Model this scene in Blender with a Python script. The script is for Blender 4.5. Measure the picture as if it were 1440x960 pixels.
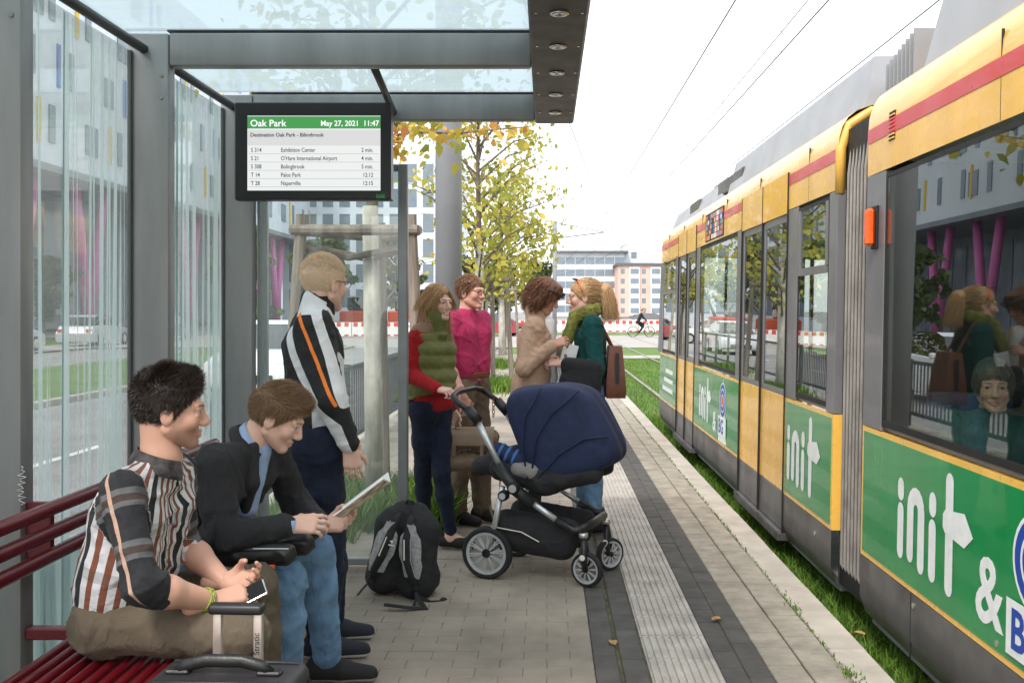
import bpy, bmesh, math, random
import numpy as np
from mathutils import Vector, Matrix
for o in list(bpy.data.objects): bpy.data.objects.remove(o)
scn = bpy.context.scene
C = scn.collection
R = math.radians
random.seed(7); rng = np.random.default_rng(7)
# ---------------------------------------------------------------- camera
F, VX, VY, CH = 1370.0, 769.0, 437.0, 1.5          # focal length (px), vanishing point, eye height
cam = bpy.data.objects.new('camera', bpy.data.cameras.new('camera')); C.objects.link(cam)
cam.location = (0, 0, CH); cam.rotation_euler = (R(90), 0, 0)
cam.data.sensor_width = 36; cam.data.lens = 36 * F / 1440
cam.data.shift_x = (720 - VX) / 1440; cam.data.shift_y = (VY - 480) / 1440
cam.data.clip_start = .05; cam.data.clip_end = 3000
scn.camera = cam
# ---------------------------------------------------------------- sky, sun, exposure (bright overcast)
w = bpy.data.worlds.new('World'); scn.world = w; w.use_nodes = True
nt = w.node_tree; nt.nodes.clear()
sky = nt.nodes.new('ShaderNodeTexSky'); sky.sky_type = 'NISHITA'; sky.sun_disc = False
SUN_EL, SUN_AZ = 52, 205
sky.sun_elevation = R(SUN_EL); sky.sun_rotation = R(SUN_AZ)
sky.air_density = 1.0; sky.dust_density = 4.0
b1 = nt.nodes.new('ShaderNodeBackground'); b1.inputs[1].default_value = .06
b2 = nt.nodes.new('ShaderNodeBackground'); b2.inputs[0].default_value = (.97, .985, 1, 1); b2.inputs[1].default_value = .88   # even cloud layer
ad = nt.nodes.new('ShaderNodeAddShader'); wo = nt.nodes.new('ShaderNodeOutputWorld')
nt.links.new(sky.outputs[0], b1.inputs[0]); nt.links.new(b1.outputs[0], ad.inputs[0]); nt.links.new(b2.outputs[0], ad.inputs[1]); nt.links.new(ad.outputs[0], wo.inputs[0])
sl = bpy.data.lights.new('sun', 'SUN'); sl.energy = 1.5; sl.angle = R(12); sl.color = (1, .95, .88)
sun = bpy.data.objects.new('sun', sl); C.objects.link(sun)
sun.rotation_euler = (R(90 - SUN_EL), 0, R(180 - SUN_AZ))
scn.view_settings.view_transform = 'Standard'; scn.view_settings.look = 'None'
scn.view_settings.exposure = 0.75; scn.view_settings.gamma = 1
def P(u, v, Y): return Vector(((u - VX) / F * Y, Y, CH - (v - VY) / F * Y))
# ---------------------------------------------------------------- materials
def srgb(r, g, b):
    f = lambda c: c / 12.92 if c <= .04045 else ((c + .055) / 1.055) ** 2.4
    return (f(r / 255), f(g / 255), f(b / 255))
class NT:
    def __init__(s, m): s.t = m.node_tree; s.n = s.t.nodes; s.l = s.t.links
    def new(s, typ, **k):
        n = s.n.new('ShaderNode' + typ)
        for a, b in k.items(): setattr(n, a, b)
        return n
    def link(s, a, b): s.l.new(a, b)
    def math(s, op, a, b=None, c=None):
        n = s.new('Math', operation=op)
        for i, x in enumerate((a, b, c)):
            if x is None: continue
            if isinstance(x, (int, float)): n.inputs[i].default_value = x
            else: s.link(x, n.inputs[i])
        return n.outputs[0]
    def mix(s, f, a, b, bt='MIX'):
        n = s.new('MixRGB', blend_type=bt)
        for i, x in zip((0, 1, 2), (f, a, b)):
            if isinstance(x, (int, float)): n.inputs[i].default_value = x
            elif isinstance(x, tuple): n.inputs[i].default_value = (*x[:3], 1)
            else: s.link(x, n.inputs[i])
        return n.outputs[0]
def newmat(name):
    m = bpy.data.materials.new(name); m.use_nodes = True
    t = NT(m); return m, t, m.node_tree.nodes['Principled BSDF']
def noise(t, scale, detail=4, rough=.55, vec=None, stretch=None):
    g = t.new('NewGeometry') if vec is None else None
    v = g.outputs['Position'] if g else vec
    if stretch:
        mp = t.new('Mapping'); mp.inputs['Scale'].default_value = stretch; t.link(v, mp.inputs[0]); v = mp.outputs[0]
    n = t.new('TexNoise'); n.inputs['Scale'].default_value = scale; n.inputs['Detail'].default_value = detail; n.inputs['Roughness'].default_value = rough
    t.link(v, n.inputs['Vector']); return n.outputs['Fac']
def ramp(t, fac, stops):
    r = t.new('ValToRGB'); e = r.color_ramp.elements
    while len(e) < len(stops): e.new(.5)
    for x, (p, c) in zip(e, stops): x.position = p; x.color = (*c[:3], 1)
    t.link(fac, r.inputs[0]); return r.outputs[0]
def bump(t, b, h, strength=.3, dist=.01):
    n = t.new('Bump'); n.inputs['Strength'].default_value = strength; n.inputs['Distance'].default_value = dist
    t.link(h, n.inputs['Height']); t.link(n.outputs[0], b.inputs['Normal'])
M = {}
def mat(name, col, rough=.6, var=.12, scale=6, bmp=0, bscale=60, metal=0, spec=.5, coat=0, stretch=None, dist=.004):
    m, t, b = newmat(name); col = tuple(col)
    f = noise(t, scale, 6, .6, stretch=stretch)
    lo = tuple(c * (1 - var * 1.6) for c in col); hi = tuple(min(1, c * (1 + var * 1.2)) for c in col)
    t.link(ramp(t, f, [(.3, lo), (.7, hi)]), b.inputs['Base Color'])
    rr = t.math('MULTIPLY_ADD', noise(t, scale * 2.3, 3), .25, rough - .12); t.link(rr, b.inputs['Roughness'])
    b.inputs['Metallic'].default_value = metal; b.inputs['Specular IOR Level'].default_value = spec; b.inputs['Coat Weight'].default_value = coat
    if bmp: bump(t, b, noise(t, bscale, 5, .6, stretch=stretch), bmp, dist)
    M[name] = m; return m
def glass(name, tint, base=.04, ior=1.5, rough=.0, dirt=0, refl=(1, 1, 1)):
    m, t, b = newmat(name); t.n.remove(b); out = t.n['Material Output']
    tr = t.new('BsdfTransparent'); tr.inputs[0].default_value = (*tint, 1)
    gl = t.new('BsdfGlossy'); gl.inputs['Roughness'].default_value = rough; gl.inputs[0].default_value = (*refl, 1)
    fr = t.new('LayerWeight'); fr.inputs[0].default_value = .5; f0 = ((ior - 1) / (ior + 1)) ** 2 + base
    f = t.math('MULTIPLY_ADD', t.math('POWER', fr.outputs['Facing'], 4.5), 1 - f0, f0)
    mx = t.new('MixShader'); t.link(f, mx.inputs[0]); t.link(tr.outputs[0], mx.inputs[1]); t.link(gl.outputs[0], mx.inputs[2])
    sh = mx.outputs[0]
    if dirt:
        df = t.new('BsdfDiffuse'); df.inputs[0].default_value = (.75, .78, .78, 1)
        m2 = t.new('MixShader'); t.link(t.math('MULTIPLY', noise(t, 3, 6, .7), dirt), m2.inputs[0]); t.link(sh, m2.inputs[1]); t.link(df.outputs[0], m2.inputs[2]); sh = m2.outputs[0]
    t.link(sh, out.inputs[0]); M[name] = m; return m
# ---------------------------------------------------------------- mesh building
class MB:
    def __init__(s): s.v = []; s.f = []
    def add(s, vs, fs):
        n = len(s.v); s.v += [tuple(x) for x in vs]; s.f += [tuple(i + n for i in f) for f in fs]; return s
    def box(s, x0, x1, y0, y1, z0, z1, M4=None):
        vs = [Vector((x, y, z)) for z in (z0, z1) for y in (y0, y1) for x in (x0, x1)]
        if M4 is not None: vs = [M4 @ q for q in vs]
        return s.add(vs, [(0, 2, 3, 1), (4, 5, 7, 6), (0, 1, 5, 4), (2, 6, 7, 3), (0, 4, 6, 2), (1, 3, 7, 5)])
    def cbox(s, x0, x1, y0, y1, z0, z1, b=.01, seg=1, M4=None):
        bm = bmesh.new(); bmesh.ops.create_cube(bm, size=1)
        for q in bm.verts: q.co = Vector(((x0 + x1) / 2 + q.co.x * (x1 - x0), (y0 + y1) / 2 + q.co.y * (y1 - y0), (z0 + z1) / 2 + q.co.z * (z1 - z0)))
        bmesh.ops.bevel(bm, geom=bm.edges[:], offset=b, segments=seg, affect='EDGES', profile=.5)
        bm.verts.index_update()
        vs = [q.co.copy() if M4 is None else M4 @ q.co for q in bm.verts]; fs = [tuple(q.index for q in f.verts) for f in bm.faces]
        bm.free(); return s.add(vs, fs)
    def tube(s, path, r, n=10, caps=True, flat=None):
        path = [Vector(p) for p in path]; k = len(path); rs = r if isinstance(r, (list, tuple)) else [r] * k
        T = [(path[min(i + 1, k - 1)] - path[max(i - 1, 0)]).normalized() for i in range(k)]
        a = Vector((0, 0, 1)) if abs(T[0].z) < .9 else Vector((1, 0, 0))
        vs = []; 
        for i in range(k):
            a = (a - T[i] * a.dot(T[i])).normalized(); b = T[i].cross(a)
            for j in range(n):
                th = 2 * math.pi * j / n; vs.append(path[i] + a * math.cos(th) * rs[i] * (flat or 1) + b * math.sin(th) * rs[i])
        fs = [(i * n + j, i * n + (j + 1) % n, (i + 1) * n + (j + 1) % n, (i + 1) * n + j) for i in range(k - 1) for j in range(n)]
        if caps: fs += [tuple(range(n - 1, -1, -1)), tuple((k - 1) * n + j for j in range(n))]
        return s.add(vs, fs)
    def loft(s, rings, closed=True, caps=False):
        n = len(rings[0]); vs = [q for r in rings for q in r]; m = n if closed else n - 1
        fs = [(i * n + j, i * n + (j + 1) % n, (i + 1) * n + (j + 1) % n, (i + 1) * n + j) for i in range(len(rings) - 1) for j in range(m)]
        if caps: fs += [tuple(range(n - 1, -1, -1)), tuple((len(rings) - 1) * n + j for j in range(n))]
        return s.add(vs, fs)
    def prism(s, poly, M4, th):      # polygon in local xy, extruded along local z
        n = len(poly); vs = [M4 @ Vector((x, y, z)) for z in (0, th) for x, y in poly]
        return s.add(vs, [tuple(range(n - 1, -1, -1)), tuple(range(n, 2 * n))] + [(i, (i + 1) % n, n + (i + 1) % n, n + i) for i in range(n)])
    def lathe(s, prof, c, ax, n=24):  # prof (r, h) about axis ax through c
        c = Vector(c); ax = Vector(ax).normalized(); a = ax.orthogonal().normalized(); b = ax.cross(a)
        rings = [[c + ax * h + (a * math.cos(6.28318 * j / n) + b * math.sin(6.28318 * j / n)) * r for j in range(n)] for r, h in prof]
        return s.loft(rings, True, not (len(prof) > 3 and prof[0] == prof[-1]))
    def mesh(s, name, smooth=False):
        me = bpy.data.meshes.new(name); me.from_pydata(s.v, [], s.f)
        if smooth: me.shade_smooth()
        bm = bmesh.new(); bm.from_mesh(me); bmesh.ops.recalc_face_normals(bm, faces=bm.faces); bm.to_mesh(me); bm.free()
        return me
    def build(s, name, m, parent=None, smooth=False, auto=False):
        me = s.mesh(name, smooth or auto)
        if auto:
            try: me.set_sharp_from_angle(angle=R(35))
            except Exception: pass
        me.materials.append(M[m] if isinstance(m, str) else m)
        return link(name, me, parent)
def link(name, me, parent=None):
    o = bpy.data.objects.new(name, me); C.objects.link(o)
    if parent: o.parent = parent
    return o
def tag(o, label=None, cat=None, group=None, kind=None):
    for k, x in (('label', label), ('category', cat), ('group', group), ('kind', kind)):
        if x: o[k] = x
    return o
def thing(name, label, cat, loc=(0, 0, 0), group=None):
    o = bpy.data.objects.new(name, None); C.objects.link(o); o.location = loc; o.empty_display_size = .1
    return tag(o, label, cat, group)
def copy_tree(o, parent=None):
    c = o.copy(); C.objects.link(c); c.parent = parent
    for ch in list(o.children): copy_tree(ch, c)
    return c
def text(name, s, size, m, parent, M4, align='LEFT', bold=0, sx=1):
    cu = bpy.data.curves.new(name, 'FONT'); cu.body = s; cu.size = size; cu.align_x = align; cu.offset = bold; cu.extrude = .0004; cu.resolution_u = 3
    ob = bpy.data.objects.new(name, cu); me = bpy.data.meshes.new_from_object(ob); bpy.data.objects.remove(ob)
    me.transform(M4 @ Matrix.Diagonal((sx, 1, 1, 1))); me.materials.append(M[m]); return link(name, me, parent)
def frame(o, x, y, z):
    return Matrix(((x[0], y[0], z[0], o[0]), (x[1], y[1], z[1], o[1]), (x[2], y[2], z[2], o[2]), (0, 0, 0, 1)))
# ---------------------------------------------------------------- implicit surfaces (bodies, clothing)
class SDF:
    def __init__(s): s.p = []
    def cone(s, a, b, ra, rb=None, k=.03, op='u'):
        s.p.append(('c', np.array(a, float), np.array(b, float), ra, ra if rb is None else rb, k, op)); return s
    def chain(s, pts, rs, k=.03):
        for i in range(len(pts) - 1): s.cone(pts[i], pts[i + 1], rs[i], rs[i + 1], k)
        return s
    def ell(s, c, r, rot=None, k=.03, op='u'):
        s.p.append(('e', np.array(c, float), np.array(r, float), None if rot is None else np.array(rot, float), 0, k, op)); return s
    def plane(s, n, d, k=.005):   # removes n.p > d
        n = np.array(n, float); s.p.append(('p', n / np.linalg.norm(n), d, 0, 0, k, 'p')); return s
    def box(s):
        lo = np.full(3, 1e9); hi = -lo
        for q in s.p:
            if q[6] != 'u': continue
            if q[0] == 'c':
                r = max(q[3], q[4]); lo = np.minimum(lo, np.minimum(q[1], q[2]) - r); hi = np.maximum(hi, np.maximum(q[1], q[2]) + r)
            else:
                r = q[2].max() if q[3] is not None else q[2]; lo = np.minimum(lo, q[1] - r); hi = np.maximum(hi, q[1] + r)
        return lo, hi
    def mesh(s, h, disp=None):
        lo, hi = s.box(); lo = lo - 3 * h - .006; hi = hi + 3 * h + .006
        n = np.ceil((hi - lo) / h).astype(int) + 1
        ax = [lo[i] + h * np.arange(n[i]) for i in range(3)]
        Fd = np.full(n, .08, np.float32)
        for typ, a, b, c, d, k, op in s.p:
            if typ == 'p':
                g = (ax[0][:, None, None] * a[0] + ax[1][None, :, None] * a[1] + ax[2][None, None, :] * a[2] - b).astype(np.float32)
                Fd = np.maximum(Fd, g); continue
            if typ == 'c': r = max(c, d); l0 = np.minimum(a, b) - r; h0 = np.maximum(a, b) + r
            else: r = b.max() if c is not None else b; l0 = a - r; h0 = a + r
            mg = max(k * 1.2, .02) + h
            i0 = np.clip(((l0 - mg - lo) / h).astype(int), 0, n); i1 = np.clip(np.ceil((h0 + mg - lo) / h).astype(int) + 1, 0, n)
            if (i1 <= i0).any(): continue
            sl_ = tuple(slice(i0[q], i1[q]) for q in range(3))
            X = ax[0][sl_[0]][:, None, None]; Y = ax[1][sl_[1]][None, :, None]; Z = ax[2][sl_[2]][None, None, :]
            if typ == 'c':
                ab = b - a; L2 = max(float(ab @ ab), 1e-9)
                t = np.clip(((X - a[0]) * ab[0] + (Y - a[1]) * ab[1] + (Z - a[2]) * ab[2]) / L2, 0, 1)
                g = np.sqrt((X - a[0] - t * ab[0]) ** 2 + (Y - a[1] - t * ab[1]) ** 2 + (Z - a[2] - t * ab[2]) ** 2) - (c + (d - c) * t)
            else:
                x, y, z = X - a[0], Y - a[1], Z - a[2]
                if c is not None: x, y, z = (c[0, i] * x + c[1, i] * y + c[2, i] * z for i in range(3))
                k0 = np.sqrt((x / b[0]) ** 2 + (y / b[1]) ** 2 + (z / b[2]) ** 2); k1 = np.sqrt((x / b[0] ** 2) ** 2 + (y / b[1] ** 2) ** 2 + (z / b[2] ** 2) ** 2) + 1e-9
                g = k0 * (k0 - 1) / k1
            o = Fd[sl_]
            if op == 'u':
                hh = np.clip(.5 + .5 * (o - g) / k, 0, 1); Fd[sl_] = o * (1 - hh) + g * hh - k * hh * (1 - hh)
            else:
                g = -g; hh = np.clip(.5 - .5 * (o - g) / k, 0, 1); Fd[sl_] = o * (1 - hh) + g * hh + k * hh * (1 - hh)
        if disp is not None:
            Fd += disp(ax[0][:, None, None], ax[1][None, :, None], ax[2][None, None, :]).astype(np.float32)
        return surface_net(Fd, lo, h)
def surface_net(Fd, lo, h):
    S = Fd < 0; nx, ny, nz = Fd.shape
    c = np.zeros((nx - 1, ny - 1, nz - 1), np.int8)
    for i in (0, 1):
        for j in (0, 1):
            for k in (0, 1): c += S[i:nx - 1 + i, j:ny - 1 + j, k:nz - 1 + k]
    idx = np.argwhere((c > 0) & (c < 8))
    acc = np.zeros((len(idx), 3)); cnt = np.zeros(len(idx))
    cs = [(i, j, k) for i in (0, 1) for j in (0, 1) for k in (0, 1)]
    for A in cs:
        for B in cs:
            if sum(abs(p - q) for p, q in zip(A, B)) != 1 or A > B: continue
            fa = Fd[idx[:, 0] + A[0], idx[:, 1] + A[1], idx[:, 2] + A[2]]; fb = Fd[idx[:, 0] + B[0], idx[:, 1] + B[1], idx[:, 2] + B[2]]
            m = (fa < 0) != (fb < 0); t = np.where(m, fa / np.where(m, fa - fb, 1), 0)
            q = np.array(A)[None] + t[:, None] * (np.array(B) - np.array(A))[None]; acc += q * m[:, None]; cnt += m
    V = (idx + acc / cnt[:, None]) * h + lo
    num = np.full(c.shape, -1, np.int64); num[idx[:, 0], idx[:, 1], idx[:, 2]] = np.arange(len(idx))
    Q = []
    for d in range(3):
        sA = [slice(None)] * 3; sB = [slice(None)] * 3; sA[d] = slice(0, -1); sB[d] = slice(1, None)
        a, b = S[tuple(sA)], S[tuple(sB)]; e = np.argwhere(a != b); fl = a[e[:, 0], e[:, 1], e[:, 2]]
        u, v = (d + 1) % 3, (d + 2) % 3
        ok = (e[:, u] > 0) & (e[:, v] > 0) & (e[:, u] < Fd.shape[u] - 1) & (e[:, v] < Fd.shape[v] - 1); e = e[ok]; fl = fl[ok]
        def at(du, dv):
            q = e.copy(); q[:, u] -= du; q[:, v] -= dv; return num[q[:, 0], q[:, 1], q[:, 2]]
        f = np.stack([at(1, 1), at(0, 1), at(0, 0), at(1, 0)], 1); f[~fl] = f[~fl][:, ::-1]; Q.append(f)
    return V, np.concatenate(Q)
def np_mesh(name, V, Fq, m, parent=None, pat=None, col=None, smooth=True):
    me = bpy.data.meshes.new(name); k = Fq.shape[1]
    me.vertices.add(len(V)); me.vertices.foreach_set('co', np.asarray(V, np.float32).ravel())
    me.loops.add(Fq.size); me.loops.foreach_set('vertex_index', Fq.astype(np.int32).ravel())
    me.polygons.add(len(Fq)); me.polygons.foreach_set('loop_start', np.arange(0, Fq.size, k, dtype=np.int32))
    me.update(calc_edges=True); me.validate()
    if smooth: me.shade_smooth()
    if pat is not None:
        a = me.attributes.new('pat', 'FLOAT_VECTOR', 'POINT'); a.data.foreach_set('vector', np.asarray(pat, np.float32).ravel())
    if col is not None:
        a = me.attributes.new('tone', 'FLOAT_VECTOR', 'POINT'); a.data.foreach_set('vector', np.asarray(col, np.float32).ravel())
    me.materials.append(M[m] if isinstance(m, str) else m)
    return link(name, me, parent)
def merge(*parts):
    V = []; Q = []; n = 0
    for v, q in parts: V.append(v); Q.append(q + n); n += len(v)
    return np.concatenate(V), np.concatenate(Q)
def xf(M4, V):
    A = np.array(M4); return V @ A[:3, :3].T + A[:3, 3]
_wd = [(rng.normal(size=3), rng.uniform(0, 6.28)) for _ in range(12)]
def wrinkle(amp, freq, zs=1.0):
    """soft undulation plus sparse ridged creases"""
    def f(X, Y, Z):
        r = 0; w1 = np.sin(9 * X + 7 * Z + 1.3 * np.sin(11 * Y)); w2 = np.sin(8 * Y - 10 * Z + 1.1 * np.sin(13 * X))
        for i, (d, ph) in enumerate(_wd[:8]):
            fr = freq * (.55 + .14 * i); d = d / np.linalg.norm(d)
            a = np.sin(fr * (d[0] * X + d[1] * Y + d[2] * zs * Z) + ph + 1.6 * (w1 if i % 2 else w2))
            r = r + (a * .16 if i < 3 else -1.5 * ((1 - np.abs(a)) ** 4 - .15) * (.35 + .65 * (np.sin(5.1 * X * (i - 2) + 6.3 * Z + ph) > -.1)))
        return amp * r / 2.2
    return f
# ================================================================ SETTING
mat('asphalt', (.25, .245, .24), .9, .18, 1.2, .5, 140)
mat('soil', (.10, .085, .06), .95, .3, 3, .6, 40)
mat('concrete', (.30, .262, .215), .9, .26, 1.3, .5, 160, dist=.003)
mat('light_paver', (.32, .285, .235), .9, .2, 7, .5, 150, dist=.003)
mat('dark_paver', (.09, .084, .078), .9, .2, 7, .5, 150, dist=.003)
mat('tactile', (.45, .415, .375), .8, .2, 6, .3, 120, dist=.002)
mat('kerb_stone', (.45, .405, .35), .85, .14, 4, .4, 150, dist=.002)
mat('moss_joint', (.105, .10, .055), .95, .4, 14, .6, 60)
mat('pale_path', (.36, .34, .31), .9, .12, 1)
mat('road_paint', (.72, .72, .70), .7, .1)
mat('steel_rail', (.32, .27, .23), .45, .2, 8, metal=.7)
def grass_mat(name, a, b):
    m, t, bs = newmat(name); at = t.new('Attribute', attribute_name='tone'); s = t.new('SeparateXYZ'); t.link(at.outputs['Vector'], s.inputs[0])
    t.link(t.mix(s.outputs[0], a, b), bs.inputs['Base Color']); bs.inputs['Roughness'].default_value = .65; bs.inputs['Specular IOR Level'].default_value = .25
    M[name] = m
grass_mat('grass_blade', (.045, .10, .012), (.15, .27, .03))
m, t, bs = newmat('turf'); f = noise(t, .7, 8, .7); t.link(ramp(t, f, [(.3, (.055, .11, .015)), (.5, (.11, .20, .03)), (.72, (.17, .25, .05))]), bs.inputs['Base Color']); bs.inputs['Roughness'].default_value = .9; bump(t, bs, noise(t, 60, 4), 1, .03); M['turf'] = m
def sheet(name, x0, x1, y0, y1, z, m, parent=None, kind='structure'):
    o = MB().add([(x0, y0, z), (x1, y0, z), (x1, y1, z), (x0, y1, z)], [(0, 1, 2, 3)]).build(name, m, parent)
    if not parent: o['kind'] = kind
    return o
sheet('ground', -700, 700, -60, 1400, -.22, 'asphalt')
sheet('road', -8.6, -2.3, -40, 62, -.16, 'asphalt')
sheet('verge', -14.5, -9.0, -40, 46, -.13, 'turf')
sheet('path', -24, -20.5, -40, 60, -.15, 'pale_path')
sheet('verge', -34, -24, 20, 60, -.14, 'turf')
sheet('lawn', 1.41, 30, -12, 34, -.19, 'turf')
sheet('lawn', -1.6, 30, 36.5, 44, -.17, 'turf')
sheet('path', -1.6, 30, 34, 36.5, -.165, 'pale_path')
sheet('cross_road', -60, 80, 44, 66, -.155, 'pale_path')
sheet('verge', -14, 80, 66, 73, -.15, 'turf')
for xk in (-2.35, -8.75):
    tag(MB().box(xk - .09, xk + .09, -20, 43.8, -.2, -.06).build('kerb', 'kerb_stone'), kind='structure')
for i in range(14): sheet('lane_marking', -5.55, -5.43, 6 + i * 4, 8 + i * 4, -.156, 'road_paint')
for i in range(3): sheet('lane_marking', -9 + i * 7, -6 + i * 7, 54.9, 55.1, -.151, 'road_paint')
# rails in the grass track (near and opposite track)
for x in (2.18, 3.61, 5.3, 6.73):
    tag(MB().box(x - .035, x + .035, -12, 140, -.22, -.145).build('rail', 'steel_rail'), kind='structure')
# ---- platform: base with separate pavers, slabs and kerb stones
YE = 34.0
plat = tag(MB().box(-2.2, 1.405, -6, YE, -.35, -.012).build('platform', 'moss_joint'), kind='structure')
def piece_mesh(name, sx, sy, sz, m, b=.004):
    me = MB().cbox(-sx / 2, sx / 2, -sy / 2, sy / 2, -sz, 0, b).mesh(name); me.materials.append(M[m]); return me
def lay(name, me, spots, limit, par, tilt=.0014):
    for i, (x, y) in enumerate(spots[:limit]):
        o = link(name, me, par); o.location = (x, y, random.uniform(-.0016, .0016)); o.rotation_euler = (random.gauss(0, tilt), random.gauss(0, tilt), random.gauss(0, .006))
    rest = spots[limit:]
    if rest:
        b = MB()
        d = [q.co.copy() for q in me.vertices]; sx = max(q.x for q in d); sy = max(q.y for q in d)
        for x, y in rest:
            z = random.uniform(-.0015, .0015); b.box(x - sx, x + sx, y - sy, y + sy, -.03, z)
        o = b.build(name + '_field', me.materials[0], par); o['kind'] = 'stuff'
Y0 = 3.3
sp = []; edge = []
j = 0; y = Y0
while y < 10.5:
    x = -2.2 + (.1 if j % 2 else 0)
    while x < .05: sp.append((x + .1, y + .05)); x += .2
    if not j % 2: pass
    else: edge.append((.15, y + .05))
    y += .1; j += 1
mat('joint_sand', (.33, .29, .24), .95, .3, 9, .5, 80); sheet('joint_sand', -2.19, .2, Y0, 10.5, -.006, 'joint_sand', plat)
lay('paver', piece_mesh('paver', .1985, .0988, .03, 'concrete', .002), sp, 300, plat, .001)
lay('half_paver', piece_mesh('half_paver', .097, .0975, .03, 'concrete', .003), edge, 40, plat, .001)
sheet('paved_strip', -2.19, .2, 10.5, YE, -.002, 'concrete', plat)
sheet('paved_strip', -2.19, .2, -6, Y0, -.002, 'concrete', plat)
cols = [(.253, .106), (.371, .112), (.778, .098), (.880, .098)]
sp = sorted([(x, Y0 + .1 + .2 * i + (.1 if k % 2 else 0)) for k, (x, wd) in enumerate(cols) for i in range(150)], key=lambda q: q[1])
lay('dark_paver', piece_mesh('dark_paver', .1005, .196, .03, 'dark_paver'), sp, 290, plat)
sp = sorted([(1.008 + .158 * k, Y0 + .05 + .105 * i + (.05 if k else 0)) for k in range(2) for i in range(285)], key=lambda q: q[1])
lay('light_paver', piece_mesh('light_paver', .149, .097, .03, 'light_paver', .004), sp, 300, plat)
# grooved tactile slab, ribs run along the platform
b = MB(); b.box(-.1475, .1475, -.146, .146, -.03, -.007)
for i in range(9):
    x = -.131 + i * .0328; b.add([(x - .0115, -.146, -.007), (x - .008, -.145, .004), (x + .008, -.145, .004), (x + .0115, -.146, -.007), (x - .0115, .146, -.007), (x - .008, .145, .004), (x + .008, .145, .004), (x + .0115, .146, -.007)], [(0, 1, 5, 4), (1, 2, 6, 5), (2, 3, 7, 6), (0, 3, 2, 1), (4, 5, 6, 7)])
me = b.mesh('tactile_slab'); me.materials.append(M['tactile'])
for i in range(100):
    o = link('tactile_slab', me, plat); o.location = (.579, Y0 + .15 + .3 * i, random.uniform(-.001, .0015)); o.rotation_euler = (0, 0, random.gauss(0, .003))
me = piece_mesh('kerb_stone', .168, .994, .3, 'kerb_stone', .008)
for i in range(31):
    o = link('kerb_stone', me, plat); o.location = (1.332, Y0 + .5 + i, random.uniform(-.001, .003))
# ---- grass blades, weeds, leaves
def blades(name, spots, hmin, hmax, wd, m='grass_blade', parent=None, label=None, cat=None):
    n = len(spots); sp = np.array(spots); a = rng.uniform(0, 6.28, n); hh = rng.uniform(hmin, hmax, n); ln = rng.normal(0, .45, (n, 2)) * hh[:, None]
    dx = np.stack([np.cos(a), np.sin(a), 0 * a], 1) * wd / 2
    mid = sp + np.stack([ln[:, 0] * .35, ln[:, 1] * .35, hh * .6], 1); tip = sp + np.stack([ln[:, 0], ln[:, 1], hh], 1)
    V = np.stack([sp - dx, sp + dx, mid + dx * .8, mid - dx * .8, tip], 1).reshape(-1, 3); i = np.arange(n)[:, None] * 5
    Fq = np.concatenate([i + np.array([[0, 1, 2]]), i + np.array([[0, 2, 3]]), i + np.array([[3, 2, 4]])])
    tone = np.repeat(np.clip(rng.normal(.5, .25, n), 0, 1), 5); tone = np.stack([tone] * 3, 1)
    o = np_mesh(name, V, Fq, m, parent, col=tone, smooth=False); return o
g = []
for _ in range(52000):
    y = 3.4 + 31 * rng.random() ** 1.9; x = 1.43 + (1.1 if y < 15.5 else 3.5) * rng.random(); g.append((x, y, -.19))
tag(blades('track_grass', g, .03, .085, .008), 'short green grass growing between the kerb and the tram rails', 'grass', kind='stuff')
g = [(rng.uniform(-2.1, -.75), rng.uniform(5.78, 8.6), -.01) for _ in range(9000)]
g = [q for q in g if not (q[0] > -1.0 and q[1] < 6.2) and math.hypot(q[0] + 1.35, (q[1] - 7.5) * .8) < .85 + .15 * math.sin(q[0] * 19 + q[1] * 13)]
tag(blades('tree_pit_grass', g, .04, .17, .011), 'tuft of green weeds round the pale tree trunk behind the shelter', 'grass', kind='stuff')
g = [(rng.normal(-1.12, .3), rng.normal(18.7, .5), 0) for _ in range(2500)] + [(rng.normal(-1.5, .35), rng.normal(26, .6), 0) for _ in range(1500)] + [(rng.normal(-.78, .05), rng.normal(6.75, .18), 0) for _ in range(700)]
tag(blades('weeds', g, .05, .3, .02), 'patch of weeds growing at the foot of the staked trees', 'weeds', kind='stuff')
g = [(1.245 + rng.normal(0, .006), Y0 + 12 * rng.random(), -.003) for _ in range(900)] + [(rng.normal(1.25, .02), rng.normal(4.02, .05), 0) for _ in range(90)] + [(rng.normal(1.25, .02), rng.normal(4.9, .1), 0) for _ in range(60)]
tag(blades('joint_moss', g, .006, .02, .006), 'tiny moss and weeds in the kerb joint', 'moss', kind='stuff')
mat('dry_leaf', (.42, .24, .09), .7, .3, 30)
for i, (u, v, z) in enumerate([(748, 803, 0), (1008, 872, .005), (1208, 892, -.15), (862, 905, 0), (570, 702, .06), (600, 744, .0)]):
    Y = (CH - z) * F / (v - VY); p = P(u, v, Y); a = random.uniform(0, 6); b = MB(); n = 9
    ring = [(math.cos(6.283 * k / n) * .03 * (1 + .25 * (k % 2)), math.sin(6.283 * k / n) * .02) for k in range(n)]
    vs = [(p.x + x * math.cos(a) - y_ * math.sin(a), p.y + x * math.sin(a) + y_ * math.cos(a), z + .006 + abs(y_) * .5) for x, y_ in ring] + [(p.x, p.y, z + .005)]
    tag(b.add(vs, [(k, (k + 1) % n, n) for k in range(n)]).build('fallen_leaf', 'dry_leaf'), ['dry leaf lying under the pushchair', 'dry leaf on the dark pavers right of the tactile slabs', 'dry leaf in the grass below the tram', 'dry leaf on the dark pavers left of the tactile slabs', 'dry leaf by the tree weeds behind the backpack', 'dry leaf at the foot of the smiling woman'][i], 'leaf', 'fallen leaves')
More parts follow.
